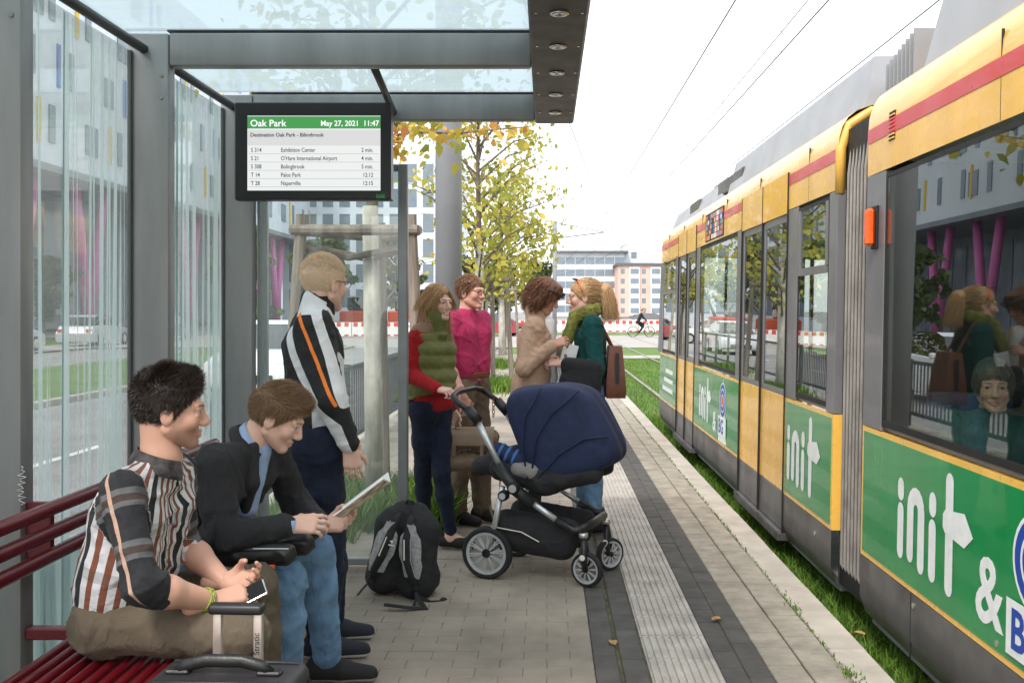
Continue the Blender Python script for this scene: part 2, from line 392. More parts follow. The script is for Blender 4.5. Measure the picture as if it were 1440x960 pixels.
# ================================================================ SHELTER
mat('post_grey', (.25, .255, .255), .42, .13, 5, .12, 300, metal=.25, stretch=(1, 1, .15))
mat('beam_dark', (.045, .045, .047), .45, .1, 5)
mat('frame_grey', (.25, .26, .265), .4, .08, 4, metal=.5)
mat('screen_black', (.004, .004, .005), .4, .1)
glass('clear_glass', (.90, .94, .93), .02, 1.45, dirt=.16); glass('hazy_glass', (.92, .95, .94), .02, 1.45, dirt=.42)
m, t, bs = newmat('film'); bs.inputs['Base Color'].default_value = (.70, .82, .82, 1); bs.inputs['Roughness'].default_value = .6
tl = t.new('BsdfTranslucent'); tl.inputs[0].default_value = (.75, .86, .86, 1); mx = t.new('MixShader'); mx.inputs[0].default_value = .5; o_ = t.n['Material Output']
tp = t.new('BsdfTransparent'); m3 = t.new('MixShader'); m3.inputs[0].default_value = .12
t.link(bs.outputs[0], mx.inputs[1]); t.link(tl.outputs[0], mx.inputs[2]); t.link(mx.outputs[0], m3.inputs[1]); t.link(tp.outputs[0], m3.inputs[2]); t.link(m3.outputs[0], o_.inputs[0]); M['film'] = m
m, t, bs = newmat('milk_glass'); tl = t.new('BsdfTranslucent'); tl.inputs[0].default_value = (.62, .69, .71, 1); tp = t.new('BsdfTransparent'); tp.inputs[0].default_value = (.62, .68, .70, 1)
mx = t.new('MixShader'); t.link(t.math('MULTIPLY_ADD', noise(t, 2.5, 6, .7, stretch=(.4, 1, 1)), -.35, .75), mx.inputs[0]); t.link(tl.outputs[0], mx.inputs[1]); t.link(tp.outputs[0], mx.inputs[2])
gl = t.new('BsdfGlossy'); gl.inputs['Roughness'].default_value = .1; m2 = t.new('MixShader'); m2.inputs[0].default_value = .06; t.link(mx.outputs[0], m2.inputs[1]); t.link(gl.outputs[0], m2.inputs[2]); t.link(m2.outputs[0], t.n['Material Output'].inputs[0]); M['milk_glass'] = m
SY = [1.95, 3.17, 4.39, 5.63]; XI = -1.69
sh = thing('tram_stop_shelter', 'grey steel tram stop shelter with glass roof and striped glass back wall', 'shelter', (-1.7, 4, 0))
sh.location = (0, 0, 0)
for y in SY:
    MB().cbox(-1.875, XI, y - .04, y + .045, 0, 2.74, .012, 2).build('post', 'post_grey', sh, auto=True)
    MB().cbox(XI - .001, -.07, y - .035, y + .04, 2.595, 2.745, .012, 2).build('roof_beam', 'post_grey', sh, auto=True)
    MB().box(-1.7, -.07, y - .03, y + .035, 2.749, 2.757).build('beam_seal', 'beam_dark', sh)
for i in range(3):
    y0, y1 = SY[i] + .046, SY[i + 1] - .041
    gp = MB().box(-1.866, -1.858, y0, y1, .12, 2.66).build('wall_glass', 'hazy_glass', sh)
    b = MB(); y = y0 + .03; rr = random.Random(40 + i)
    while y < y1 - .03:
        wv = rr.choice([.012, .02, .03, .045, .06, .075]); k = rr.random(); yt = y + rr.uniform(-.05, .05); tw = wv * rr.uniform(.15, 1.1); bw = wv
        z0, z1 = .13, 2.65
        if k < .3: z0 = rr.uniform(.5, 1.5); bw = .001
        elif k < .5: z1 = rr.uniform(1.3, 2.2); tw = .001
        yt = min(max(yt, y0 + .03), y1 - .03)
        b.add([(-1.855, y - bw / 2, z0), (-1.855, y + bw / 2, z0), (-1.855, yt + tw / 2, z1), (-1.855, yt - tw / 2, z1)], [(0, 1, 2, 3)])
        y += wv * .6 + rr.uniform(.006, .034)
    b.build('stripe_film', 'film', gp)
    MB().box(-1.8535, -1.8525, y0, y1, .13, .62).build('milky_band', 'film', gp)  # milkier band along the bottom of each pane
    MB().box(-1.868, -1.850, y1 - .012, y1 - .002, .12, 2.66).build('glass_edge', 'beam_dark', gp)
    MB().tube([(-1.80, y0 - .01, 2.668), (-1.80, y1 + .01, 2.668)], .021, 12).build('roof_tube', 'beam_dark', sh, smooth=True)
    MB().box(-1.9, -.075, SY[i] + .002, SY[i + 1] - .002, 2.760, 2.772).build('roof_glass', 'milk_glass', sh)
MB().tube([(-.80, SY[2] + .03, 2.64), (-.88, SY[3] - .03, 2.64)], .019, 12).build('roof_tube', 'beam_dark', sh, smooth=True)
fa = MB().cbox(-.069, .155, 0.2, 5.66, 2.585, 2.80, .01).build('fascia', 'beam_dark', sh)
mat('lamp_glass', (.55, .55, .52), .2, .05); mat('chrome', (.7, .7, .7), .2, .05, metal=1)
y = 3.55
while y < 5.7:
    MB().lathe([(.0, -.001), (.034, -.001), (.036, -.006), (.026, -.009), (.0, -.004)], (.045, y, 2.585), (0, 0, 1), 18).build('spotlight', 'chrome', fa, smooth=True)
    for dx in (-.085, .085): MB().lathe([(0, -.003), (.006, -.003), (.006, 0)], (.045 + dx, y, 2.585), (0, 0, 1), 8).build('screw', 'chrome', fa)
    y += .445
# end wall panel
ew = MB().box(-1.685, -.845, 5.655, 5.665, .06, 2.31).build('end_glass', 'clear_glass', sh)
MB().cbox(-.862, -.806, 5.635, 5.685, 0, 2.35, .006).build('end_post', 'frame_grey', ew)
MB().cbox(-1.689, -1.63, 5.676, 5.72, 0, 2.35, .006).build('end_post', 'frame_grey', ew)
MB().cbox(-1.63, -.863, 5.64, 5.68, 2.31, 2.348, .005).build('end_rail', 'frame_grey', ew)
MB().cbox(-1.63, -.863, 5.64, 5.68, .03, .07, .005).build('end_rail', 'frame_grey', ew)
for y in SY:
    for z in (.1, .25, 2.45, 2.55):
        MB().lathe([(0, -.004), (.008, -.004), (.009, 0)], (-1.72, y - .0405, z), (0, 1, 0), 8).build('bolt', 'frame_grey', sh)
# graffiti scrawl on the first post
b = MB(); pts = [P(30 + 5 * math.sin(k * 2.3) + rng.normal(0, 1.5), 655 + k * 2.6, 3.126) for k in range(22)]
b.tube([(p.x, 3.1275, p.z) for p in pts], .0012, 4).build('graffiti', 'road_paint', sh)
# ---- bench
mat('bench_red', srgb(98, 8, 22), .36, .08, 6, coat=.3)
bn = thing('bench', 'dark red tubular steel slatted bench along the glass wall', 'bench', (-1.33, 3.1, 0)); bo = Vector(bn.location)
def bt(name, a, c, r, par=bn): return MB().tube([Vector(a) - bo, Vector(c) - bo], r, 12).build(name, 'bench_red', par, smooth=False, auto=True)
for z, x in ((.863, -1.60), (.79, -1.592), (.72, -1.584)): bt('back_rail', (x, 1.6, z), (x, 4.7, z), .0235)
for k in range(11): bt('seat_slat', (-1.455 + k * .043, 1.6, .49 + (.006 if k > 8 else 0)), (-1.455 + k * .043, 4.7, .49 + (.006 if k > 8 else 0)), .0155)
for y in (1.95, 3.17, 4.39):
    MB().cbox(-1.69, -1.02, y - .02, y + .02, .435, .474, .005).build('support', 'bench_red', bn).location = -bo
    MB().cbox(-1.36, -1.30, y - .03, y + .03, 0, .434, .005).build('leg', 'bench_red', bn).location = -bo
    MB().cbox(-1.689, -1.607, y - .012, y + .012, .70, .88, .003).build('bracket', 'bench_red', bn).location = -bo
# ---- departure display
ds = thing('departure_display', 'black framed departure screen hanging under the shelter roof', 'display', (-1.27, 5.25, 2.09)); dm = Vector(ds.location)
x0, x1, z0, z1, yf = -1.668, -.832, 2.092, 2.612, 5.2
MB().cbox(x0, x1, yf, yf + .09, z0, z1, .006).build('housing', 'screen_black', ds).location = -dm
MB().cbox(-1.5, -1.42, yf + .09, 5.6, 2.5, 2.58, .005).build('mount', 'beam_dark', ds).location = -dm
MB().cbox(-1.08, -1.0, yf + .09, 5.6, 2.5, 2.58, .005).build('mount', 'beam_dark', ds).location = -dm
def emis(name, col, s):
    m, t, bs = newmat(name); bs.inputs['Base Color'].default_value = (.02, .02, .02, 1); bs.inputs['Emission Color'].default_value = (*col, 1); bs.inputs['Emission Strength'].default_value = s; M[name] = m
emis('lcd_white', srgb(232, 233, 232), .62); emis('lcd_grey', srgb(214, 214, 213), .62); emis('lcd_green', srgb(62, 152, 72), .62); emis('lcd_ink', (.01, .01, .012), .3); emis('lcd_head', (1, 1, 1), .65); emis('lcd_line', srgb(150, 190, 175), .62); emis('logo_green', srgb(30, 120, 50), .5)
sx0, sx1, sz0, sz1 = P(348, 0, yf).x, P(535, 0, yf).x, P(0, 268, yf).z, P(0, 163, yf).z
def lcd(name, u0, u1, v0, v1, m, d, par):
    a, c = P(u0, v1, yf), P(u1, v0, yf); o = MB().box(a.x, c.x, yf - d, yf - d + .0008, a.z, c.z).build(name, m, par); o.location = -dm; return o
scr = lcd('screen', 348, 535, 163, 268, 'lcd_white', .001, ds)
lcd('header_bar', 348, 535, 164, 181, 'lcd_green', .002, scr).location = (0, 0, 0)
lcd('subheader', 348, 535, 183, 205, 'lcd_grey', .002, scr).location = (0, 0, 0)
for k in range(5): lcd('row_line', 350, 533, 216.2 + k * 11.65, 216.8 + k * 11.65, 'lcd_line', .002, scr).location = (0, 0, 0)
def lt(s, u, v, px, m, al='LEFT', bold=0, sx=1):
    p = P(u, v, yf); text('screen_text', s, px / F * yf, m, scr, frame((p.x, yf - .003, p.z), (1, 0, 0), (0, 0, 1), (0, -1, 0)), al, bold, sx)
lt('Oak Park', 352, 178, 13.2, 'lcd_head', bold=.0006)
lt('May 27, 2021', 505, 177.3, 10.6, 'lcd_head', 'RIGHT', .0006, .94); lt('11:47', 533, 177.3, 10.6, 'lcd_head', 'RIGHT', .0006, .94)
lt('Destination Oak Park - Bilingbrook', 352, 192.5, 7.6, 'lcd_ink', bold=.0005, sx=.95)
for k, (a, c, d) in enumerate([('S 314', 'Exhibition Center', '2 min.'), ('S 21', "O'Hare International Airport", '4 min.'), ('S 308', 'Bolingbrook', '5 min.'), ('T 14', 'Palos Park', '12:12'), ('T 28', 'Naperville', '12:15')]):
    v = 214 + k * 11.65
    lt(a, 353, v, 8.4, 'lcd_ink', bold=.0003, sx=.8); lt(c, 395, v, 8.4, 'lcd_ink', bold=.0003, sx=.8); lt(d, 525, v, 8.4, 'lcd_ink', 'RIGHT', .0003, .8)
p = P(529, 279, yf); text('maker_mark', 'init', .038, 'logo_green', ds, frame((p.x - dm.x, yf - .002 - dm.y, p.z - dm.z), (1, 0, 0), (0, 0, 1), (0, -1, 0)), bold=.0008)
# ================================================================ TRAM
mat('tram_yellow', srgb(244, 190, 88), .28, .08, 3, coat=.4, stretch=(1, 1, .25))
mat('tram_deep_yellow', srgb(240, 180, 25), .28, .04, 2, coat=.4)
mat('tram_red', srgb(212, 62, 66), .3, .05, 3, coat=.4)
mat('tram_green', srgb(8, 142, 74), .22, .1, 3, coat=.5, stretch=(1, 1, .25))
mat('tram_grey', (.17, .17, .175), .35, .08, 3, coat=.2)
mat('skirt_grey', (.105, .10, .10), .45, .32, 3, coat=.1)
mat('roof_grey', (.31, .32, .335), .4, .06, 2)
mat('rubber', (.012, .012, .012), .6, .2)
mat('bellows', (.30, .28, .255), .75, .2, 5, .3, 60)
mat('decal_white', (.80, .81, .80), .4, .06, 20)
mat('decal_blue', srgb(25, 70, 160), .4, .05); mat('decal_orange', srgb(222, 96, 40), .4, .05)
mat('orange_lens', srgb(240, 95, 15), .2, .1, 20, coat=.5)
mat('interior_dark', (.05, .055, .055), .7, .1); mat('interior_pale', (.55, .55, .52), .7, .05); mat('interior_floor', (.22, .22, .22), .7, .15); mat('seat_cloth', (.03, .06, .12), .9, .3, 20); mat('pole_yellow', srgb(225, 180, 20), .4, .05)
glass('tram_glass', (.80, .85, .82), .02, 1.5)
TR = thing('tram', 'yellow and grey articulated tram with green advertising panels at the platform', 'tram', (1.565, 0, 0)); TR.rotation_euler = (0, R(1.1), 0)
TW = 2.5
def tb(name, m, par, x0, x1, y0, y1, z0, z1, b=0):
    q = MB(); (q.cbox(x0, x1, y0, y1, z0, z1, b) if b else q.box(x0, x1, y0, y1, z0, z1)); return q.build(name, m, par)
def roof_prof(y):    # yellow cantrail curving into the roof
    pr = [(0, 2.17), (0, 2.33), (0, 2.40), (.004, 2.46), (.02, 2.52), (.05, 2.57), (.10, 2.61), (.18, 2.64), (TW - .18, 2.64), (TW - .05, 2.57), (TW, 2.46), (TW, 2.17)]
    return [Vector((x, y, z)) for x, z in pr]
def window(par, y0, y1, z0=.955, z1=2.15, hopper=False, side=0):
    wn = tb('window', 'tram_grey', par, .02, .03, y0, y1, z0 - .02, z0)
    tb('pane', 'tram_glass', wn, .006, .010, y0, y1, z0, z1)
    for a in ((y0, y0 + .022), (y1 - .022, y1)): tb('gasket', 'rubber', wn, .0035, .02, a[0], a[1], z0, z1)
    for a in ((z0, z0 + .03), (z1 - .02, z1)): tb('gasket', 'rubber', wn, .004, .02, y0 + .0225, y1 - .0225, a[0], a[1])
    if hopper:
        for a in ((1.72, 1.765),): tb('hopper_bar', 'tram_grey', wn, -.004, .018, y0 + .03, y1 - .03, a[0], a[1])
        for a in ((y0 + .022, y0 + .06), (y1 - .06, y1 - .022)): tb('hopper_frame', 'tram_grey', wn, -.004, .018, a[0], a[1], 1.765, z1 - .02)
    return wn
def car(ya, yb, openings, name):   # openings: (kind, y0, y1) from far to near, y0 < y1
    cr = MB().loft([roof_prof(ya), roof_prof(yb)], False).build(name, 'tram_yellow', TR, smooth=False, auto=True)
    MB().add([(-.0025, ya, 2.33), (-.0025, yb, 2.33), (-.0025, yb, 2.40), (-.0025, ya, 2.40)], [(0, 1, 2, 3)]).build('red_stripe', 'tram_red', cr)
    y = ya + .6
    while y < yb - .3: tb('seam', 'rubber', cr, -.0005, .01, y, y + .004, 2.172, 2.5); y += 1.37
    ops = sorted(openings, key=lambda q: q[1]); cuts = []; y = ya
    for k, a, c in ops:
        if a > y + .01: cuts.append((y, a))
        y = c
    if y < yb - .01: cuts.append((y, yb))
    for a, c in cuts: tb('pillar', 'tram_grey', cr, 0, .05, a, c, .93, 2.168, .004)
    # lower side between doors
    doors = [q for q in ops if q[0] == 'door']; y = ya; low = []
    for k, a, c in doors: low.append((y, a)); y = c
    low.append((y, yb))
    for a, c in low:
        if c - a < .02: continue
        sp = tb('side_panel', 'tram_yellow', cr, 0, .05, a, c, .29, .928)
        if c - a > .4: tb('green_panel', 'tram_green', sp, -.003, 0.02, a + .03, c - .03, .315, .905)
        MB().loft([[Vector((x, y_, z)) for x, z in ((0, .287), (.0, .08), (.03, .0), (.06, -.03))] for y_ in (a, c)], False).build('skirt', 'skirt_grey', cr, auto=True)
        tb('skirt_top', 'rubber', cr, .002, .05, a, c, .2875, .2895)
    for k, a, c in ops:
        if k == 'door':
            d = tb('door', 'rubber', cr, .03, .05, a, c, 0, 2.17); h = (a + c) / 2
            for i, (p, q) in enumerate(((a + .012, h - .008), (h + .008, c - .012))):
                lf = tb('door_leaf', 'tram_yellow', d, .008, .03, p, q, .29, .93, .004)
                tb('leaf_skirt', 'skirt_grey', lf, .008, .03, p, q, .03, .288, .004)
                tb('leaf_head', 'tram_deep_yellow' if i == 0 and a < 7 else 'tram_yellow', lf, -.006, .02, p, q, 2.15, 2.42)
                tb('leaf_pane', 'tram_glass', lf, .012, .016, p + .05, q - .05, .97, 2.1)
                for s0, s1 in ((p, p + .05), (q - .05, q)): tb('leaf_frame', 'tram_grey', lf, .006, .03, s0, s1, .932, 2.148, .003)
                for s0, s1 in ((.932, .97), (2.1, 2.148)): tb('leaf_frame', 'tram_grey', lf, .008, .03, p + .0505, q - .0505, s0, s1)
                tb('grip', 'pole_yellow', lf, .04, .06, (p if i else q - .03), (p + .03 if i else q), 1.0, 2.05)
            for yy in (a, h - .006, c - .012): tb('door_seal', 'rubber', d, -.0085, .006, yy, yy + .012, .03, 2.42)
            tb('door_step', 'skirt_grey', d, -.035, .05, a + .005, c - .005, -.03, .025, .006)
            tb('step_edge', 'chrome', d, -.037, -.03, a + .02, c - .02, .0255, .031)
        else: window(cr, a, c, hopper=(k == 'hop'))
    # interior and far side
    tb('floor', 'interior_floor', cr, .06, TW - .01, ya + .02, yb - .02, -.05, .02)
    tb('far_wall', 'interior_pale', cr, TW - .05, TW, ya, yb, -.05, .95)
    tb('far_pane', 'clear_glass', cr, TW - .03, TW - .02, ya + .1, yb - .1, .95, 2.17)
    y = ya + .3
    while y < yb: tb('far_pillar', 'interior_dark', cr, TW - .045, TW - .005, y, y + .12, .95, 2.17); y += 1.5
    tb('ceiling', 'interior_pale', cr, .06, TW - .06, ya + .02, yb - .02, 2.25, 2.29)
    for e in (ya + .005, yb - .03): tb('end_wall', 'interior_dark', cr, .05, TW - .05, e, e + .02, 0, .9)
    return cr
c2 = car(-4.0, 4.88, [('win', -3.6, -1.2), ('win', -.9, 1.35), ('win', 1.6, 4.62)], 'rear_car')
c1 = car(5.38, 13.6, [('hop', 5.53, 6.22), ('door', 6.47, 8.0), ('win', 8.2, 10.2), ('door', 10.45, 11.85), ('hop', 12.05, 13.35)], 'front_car')
# tapered cab at the front end
def cabring(y, k, zt):
    x0 = .55 * k ** 1.7; return [Vector((x0 + a, y, z)) for a, z in ((.03, -.02), (0, .08), (0, .93), (.01 + .03 * k, 1.5), (.02 + .1 * k, 2.17), (.03 + .12 * k, zt - .15), (.18 + .2 * k, zt))]
ks = [0, .25, .5, .75, 1.0]
cab = thing('cab', None, None); cab.parent = TR
def strip(i0, i1, name, m):
    MB().loft([[cabring(13.6 + 1.35 * k, k, 2.64 - .25 * k)[j] for j in range(i0, i1 + 1)] for k in ks], False).build(name, m, cab, auto=True)
strip(0, 1, 'cab_skirt', 'skirt_grey'); strip(1, 2, 'cab_panel', 'tram_green'); strip(2, 4, 'cab_window', 'tram_glass'); strip(4, 6, 'cab_roof', 'tram_yellow')
r = cabring(14.95, 1, 2.39); MB().add([*r, *[Vector((TW - q.x, q.y, q.z)) for q in r]], [(i, i + 1, 8 + i, 7 + i) for i in range(6)]).build('windscreen', 'tram_glass', cab)
for k in (.02, .5): q = cabring(13.6 + 1.35 * k, k, 2.6); MB().tube([q[2], q[3], q[4]], .03, 8).build('cab_pillar', 'tram_grey', cab)
q = cabring(14.3, .6, 2.6)[3]; tb('mirror_lamp', 'orange_lens', cab, q.x - .12, q.x - .04, 14.3, 14.36, 1.55, 1.85, .01)
# bellows
bl = tb('bellows', 'rubber', TR, .052, TW - .12, 4.86, 5.40, .0, 2.5)
for k in range(8):
    y = 4.935 + k * .057
    MB().tube([(.10, y, 0.0), (.045, y, .12), (.045, y, 2.25), (.06, y, 2.38), (.14, y, 2.50), (.35, y, 2.56), (1.2, y, 2.58)], .0085, 8).build('fold', 'bellows', bl, smooth=True)
    MB().box(.24, 1.2, y - .008, y + .008, 2.50, 2.84 + .012 * (8 - k)).build('roof_fin', 'roof_grey', bl)
MB().tube([(.02, 5.40, 2.15), (.02, 5.40, 2.40), (.06, 5.40, 2.53), (.18, 5.40, 2.61), (.5, 5.40, 2.635)], .03, 8).build('arch_trim', 'tram_yellow', bl, smooth=True)
# roof fairings
def fairing(ya, yb, z1, s0, s1):
    MB().loft([[Vector((.16, ya, 2.63)), Vector((.24, ya + s0, z1)), Vector((1.0, ya + s0, z1 + .02))], [Vector((.16, yb, 2.63)), Vector((.24, yb - s1, z1)), Vector((1.0, yb - s1, z1 + .02))]], False).build('roof_fairing', 'roof_grey', TR)
    MB().add([(.16, ya, 2.63), (.24, ya + s0, z1), (1.0, ya + s0, z1 + .02), (1.0, ya, 2.63)], [(0, 1, 2, 3)]).build('fairing_end', 'roof_grey', TR)
    MB().add([(.16, yb, 2.63), (.24, yb - s1, z1), (1.0, yb - s1, z1 + .02), (1.0, yb, 2.63)], [(0, 1, 2, 3)]).build('fairing_end', 'tram_grey', TR)
fairing(-4, 4.6, 3.06, .2, .1); fairing(5.45, 9.6, 2.95, .08, .02); fairing(9.75, 13.9, 2.86, .8, .1)
for y0, y1 in ((9.0, 10.3), (11.6, 12.3)): tb('roof_vent', 'skirt_grey', TR, .19, .26, y0, y1, 2.70, 2.84, .01)
for y in (7.6, 11.0, 11.3): tb('roof_box', 'tram_grey', TR, .4, 1.2, y, y + .5, 2.9, 3.02, .02)
# details: vent louvres, lamp, mosaic advert, screws
vt = tb('vent', 'rubber', TR, -.002, .01, 4.50, 4.58, 2.295, 2.43)
for k in range(7): tb('louvre', 'tram_yellow' if k < 2 or k > 5 else 'tram_red', vt, -.008, -.001, 4.503, 4.577, 2.30 + k * .018, 2.307 + k * .018)
il = tb('indicator_lamp', 'rubber', TR, -.012, .0, 4.70, 4.78, 1.80, 2.01, .004)
tb('lens', 'orange_lens', il, -.055, -.011, 4.715, 4.765, 1.815, 1.995, .012)
ad_ = tb('photo_panel', 'rubber', TR, -.006, .0, 8.85, 9.85, 2.19, 2.46)
pal = ['decal_blue', 'decal_orange', 'decal_white', 'interior_dark', 'tram_green', 'tram_red', 'roof_grey', 'tram_deep_yellow']
for i in range(14):
    for j in range(5): tb('photo', random.choice(pal), ad_, -.008, -.006, 8.87 + i * .069, 8.93 + i * .069, 2.20 + j * .05, 2.243 + j * .05)
for y in (-1, 4.2): tb('hatch_line', 'rubber', TR, -.001, .005, y, y + .006, .0, .285)
for y, z in ((4.17, .24), (5.7, .2), (3.4, .34)): MB().lathe([(0, -.004), (.013, -.004), (.013, 0)], (0, y, z), (1, 0, 0), 10).build('lock', 'chrome', TR)
# advertising lettering (reads towards the camera: y decreases)
def side(y, z, x=-.0045): return frame((x, y, z), (0, -1, 0), (0, 0, 1), (-1, 0, 0))
def capsule(name, pts, r, par, M4, m='decal_white', n=10):
    for (x0, y0), (x1, y1) in zip(pts[:-1], pts[1:]):
        pass
    # stroke outline polygon with round ends
    k = len(pts); L = []; Rr = []
    for i in range(k):
        a = Vector(pts[max(i - 1, 0)]); c = Vector(pts[min(i + 1, k - 1)]); d = (c - a).normalized(); nn = Vector((-d.y, d.x)); p = Vector(pts[i]); L.append(p + nn * r); Rr.append(p - nn * r)
    d = (Vector(pts[-1]) - Vector(pts[-2])).normalized(); a0 = math.atan2(d.y, d.x)
    end = [Vector(pts[-1]) + r * Vector((math.cos(a0 + math.pi / 2 - math.pi * i / n), math.sin(a0 + math.pi / 2 - math.pi * i / n))) for i in range(1, n)]
    d = (Vector(pts[1]) - Vector(pts[0])).normalized(); a0 = math.atan2(-d.y, -d.x)
    st = [Vector(pts[0]) + r * Vector((math.cos(a0 + math.pi / 2 - math.pi * i / n), math.sin(a0 + math.pi / 2 - math.pi * i / n))) for i in range(1, n)]
    b = MB(); K = len(L)
    V = [M4 @ Vector((q.x, q.y, 0)) for q in L + Rr + end + st]
    fs = [(i, i + 1, K + i + 1, K + i) for i in range(K - 1)] + [tuple([K - 1] + list(range(2 * K, 2 * K + n - 1)) + [2 * K - 1]), tuple([K] + list(range(2 * K + n - 1, 2 * K + 2 * n - 2)) + [0])]
    return b.add(V, fs).build(name, m, par)
def init_logo(par, y, z, s):
    M4 = side(y, z) @ Matrix.Scale(s, 4); r = .036
    capsule('letter_i', [(.04, .04), (.04, .215)], r, par, M4); capsule('letter_dot', [(.04, .295), (.04, .325)], r, par, M4)
    arc = [(.155, .05), (.155, .25)] + [(.215 - .06 * math.cos(a), .25 + .06 * math.sin(a)) for a in [math.pi * i / 8 for i in range(1, 8)]] + [(.275, .25), (.275, .03)]
    capsule('letter_n', arc, r, par, M4)
    capsule('letter_i', [(.395, .03), (.395, .215)], r, par, M4); capsule('letter_dot', [(.395, .295), (.395, .325)], r, par, M4)
    capsule('letter_t', [(.56, .02), (.56, .43)], r, par, M4)
    M5 = side(y, z, -.0052) @ Matrix.Scale(s, 4)
    MB().add([M5 @ Vector((x, y_, 0)) for x, y_ in ((.50, .245), (.52, .225), (.70, .205), (.775, .26), (.70, .335), (.52, .315), (.50, .295))], [tuple(range(7))]).build('arrow', 'decal_white', par)
lg = thing('advert', None, None); lg.parent = TR
init_logo(lg, 4.37, .40, 1.0); init_logo(lg, 6.38, .40, 1.0); init_logo(lg, 10.05, .42, .92)
text('ampersand', '&', .34, 'decal_white', lg, side(3.57, .39), bold=.006)
text('ampersand', '&', .26, 'decal_white', lg, side(9.22, .38), bold=.005)
def ball(par, y, z, s, words):
    M4 = side(y, z, -.005)
    for i, (rr_, mm) in enumerate(((.17, 'decal_white'), (.155, 'decal_blue'), (.115, 'decal_white'), (.10, 'decal_blue'), (.06, 'decal_white'), (.045, 'decal_orange' if s < 1 else 'decal_blue'))):
        MB().lathe([(0, 0), (rr_ * s, 0), (rr_ * s, -.0004)], M4 @ Vector((0, .08 * s, .0006 * i)), (-1, 0, 0), 28).build('ring', mm, par)
    tbq = MB().add([M4 @ Vector((x * s, y_ * s, .004)) for x, y_ in ((-.2, -.26), (.2, -.26), (.2, -.07), (-.2, -.07))], [(0, 1, 2, 3)]).build('name_plate', 'decal_white', par)
    text('team_name', words, .19 * s, 'decal_blue', par, side(y + .17 * s, z - .23 * s, -.0098), bold=.004 * s)
ball(lg, 3.12, .60, 1.0, 'BG'); ball(lg, 8.72, .62, .95, 'BG')
MB().add([side(8.72, .62, -.004) @ Vector(q) for q in ((-.2, -.3, 0), (.2, -.3, 0), (.0, .27, 0))], [(0, 1, 2)]).build('triangle', 'decal_white', lg)
for k in range(3): tb('slogan_bar', 'decal_white', lg, -.005, -.003, 12.2, 13.2 - .15 * k, .45 + k * .12, .50 + k * .12)
# seats and poles inside
for y in (2.0, 4.22, 9.2, 8.5):
    for x in (.42, .88):
        MB().cbox(x - .2, x + .2, y - .05, y + .4, .38, .5, .03, 2).cbox(x - .2, x + .2, y + .36, y + .46, .45, 1.12, .03, 2).build('seat', 'seat_cloth', TR, auto=True)
for y in (6.6, 7.9, 10.6, 11.7): MB().tube([(.55, y, 0), (.55, y, 2.25)], .018, 8).build('grab_pole', 'pole_yellow', TR, smooth=True)
# ================================================================ TREES, MASTS, WIRES, BACKGROUND
mat('bark', (.16, .13, .10), .9, .3, 12, .8, 50); mat('painted_bark', (.50, .48, .42), .9, .25, 9, .6, 40, stretch=(1, 1, .4)); mat('stake_wood', (.24, .20, .165), .9, .3, 7, .7, 40, stretch=(3, 3, .25))
mat('mast_grey', (.25, .26, .28), .5, .06, 2); mat('wire', (.06, .06, .065), .6, .1); mat('fence_dark', (.055, .06, .062), .55, .2, 4)
def leaf_mat(name, stops):
    m, t, bs = newmat(name); at = t.new('Attribute', attribute_name='tone'); s = t.new('SeparateXYZ'); t.link(at.outputs['Vector'], s.inputs[0]); c = ramp(t, s.outputs[0], stops)
    t.link(c, bs.inputs['Base Color']); bs.inputs['Roughness'].default_value = .6; tl = t.new('BsdfTranslucent'); t.link(c, tl.inputs[0]); mx = t.new('MixShader'); mx.inputs[0].default_value = .4
    t.link(bs.outputs[0], mx.inputs[1]); t.link(tl.outputs[0], mx.inputs[2]); t.link(mx.outputs[0], t.n['Material Output'].inputs[0]); M[name] = m
leaf_mat('autumn_leaf', [(0, (.24, .29, .05)), (.35, (.46, .44, .07)), (.7, (.68, .52, .10)), (.92, (.66, .33, .09)), (1, (.5, .18, .07))])
leaf_mat('green_leaf', [(0, (.045, .07, .025)), (.5, (.11, .14, .04)), (1, (.24, .24, .07))])
def leaves(name, spots, size, m, parent, tones=None):
    n = len(spots); sp = np.array(spots); a = rng.normal(size=(n, 3)); a /= np.linalg.norm(a, axis=1)[:, None]; b = np.cross(a, rng.normal(size=(n, 3))); b /= np.linalg.norm(b, axis=1)[:, None]
    s = (size * rng.uniform(.5, 1.6, n))[:, None]; a = a * s; b = b * s * .42; dr = np.array([0, 0, -.25])[None] * s
    V = np.stack([sp - a * .5, sp + b * .9 - a * .12, sp + b * .7 + a * .25, sp + a * .55 + dr, sp - b * .7 + a * .25, sp - b * .9 - a * .12], 1).reshape(-1, 3); i = np.arange(n)[:, None] * 6
    Fq = np.concatenate([i + np.array([[0, 1, 2, 3]]), i + np.array([[0, 3, 4, 5]])])
    tn = np.clip(rng.beta(2, 3.4, n) * .85 if tones is None else tones, 0, 1); tn = np.repeat(tn, 6)
    return np_mesh(name, V, Fq, m, parent, col=np.stack([tn] * 3, 1), smooth=False)
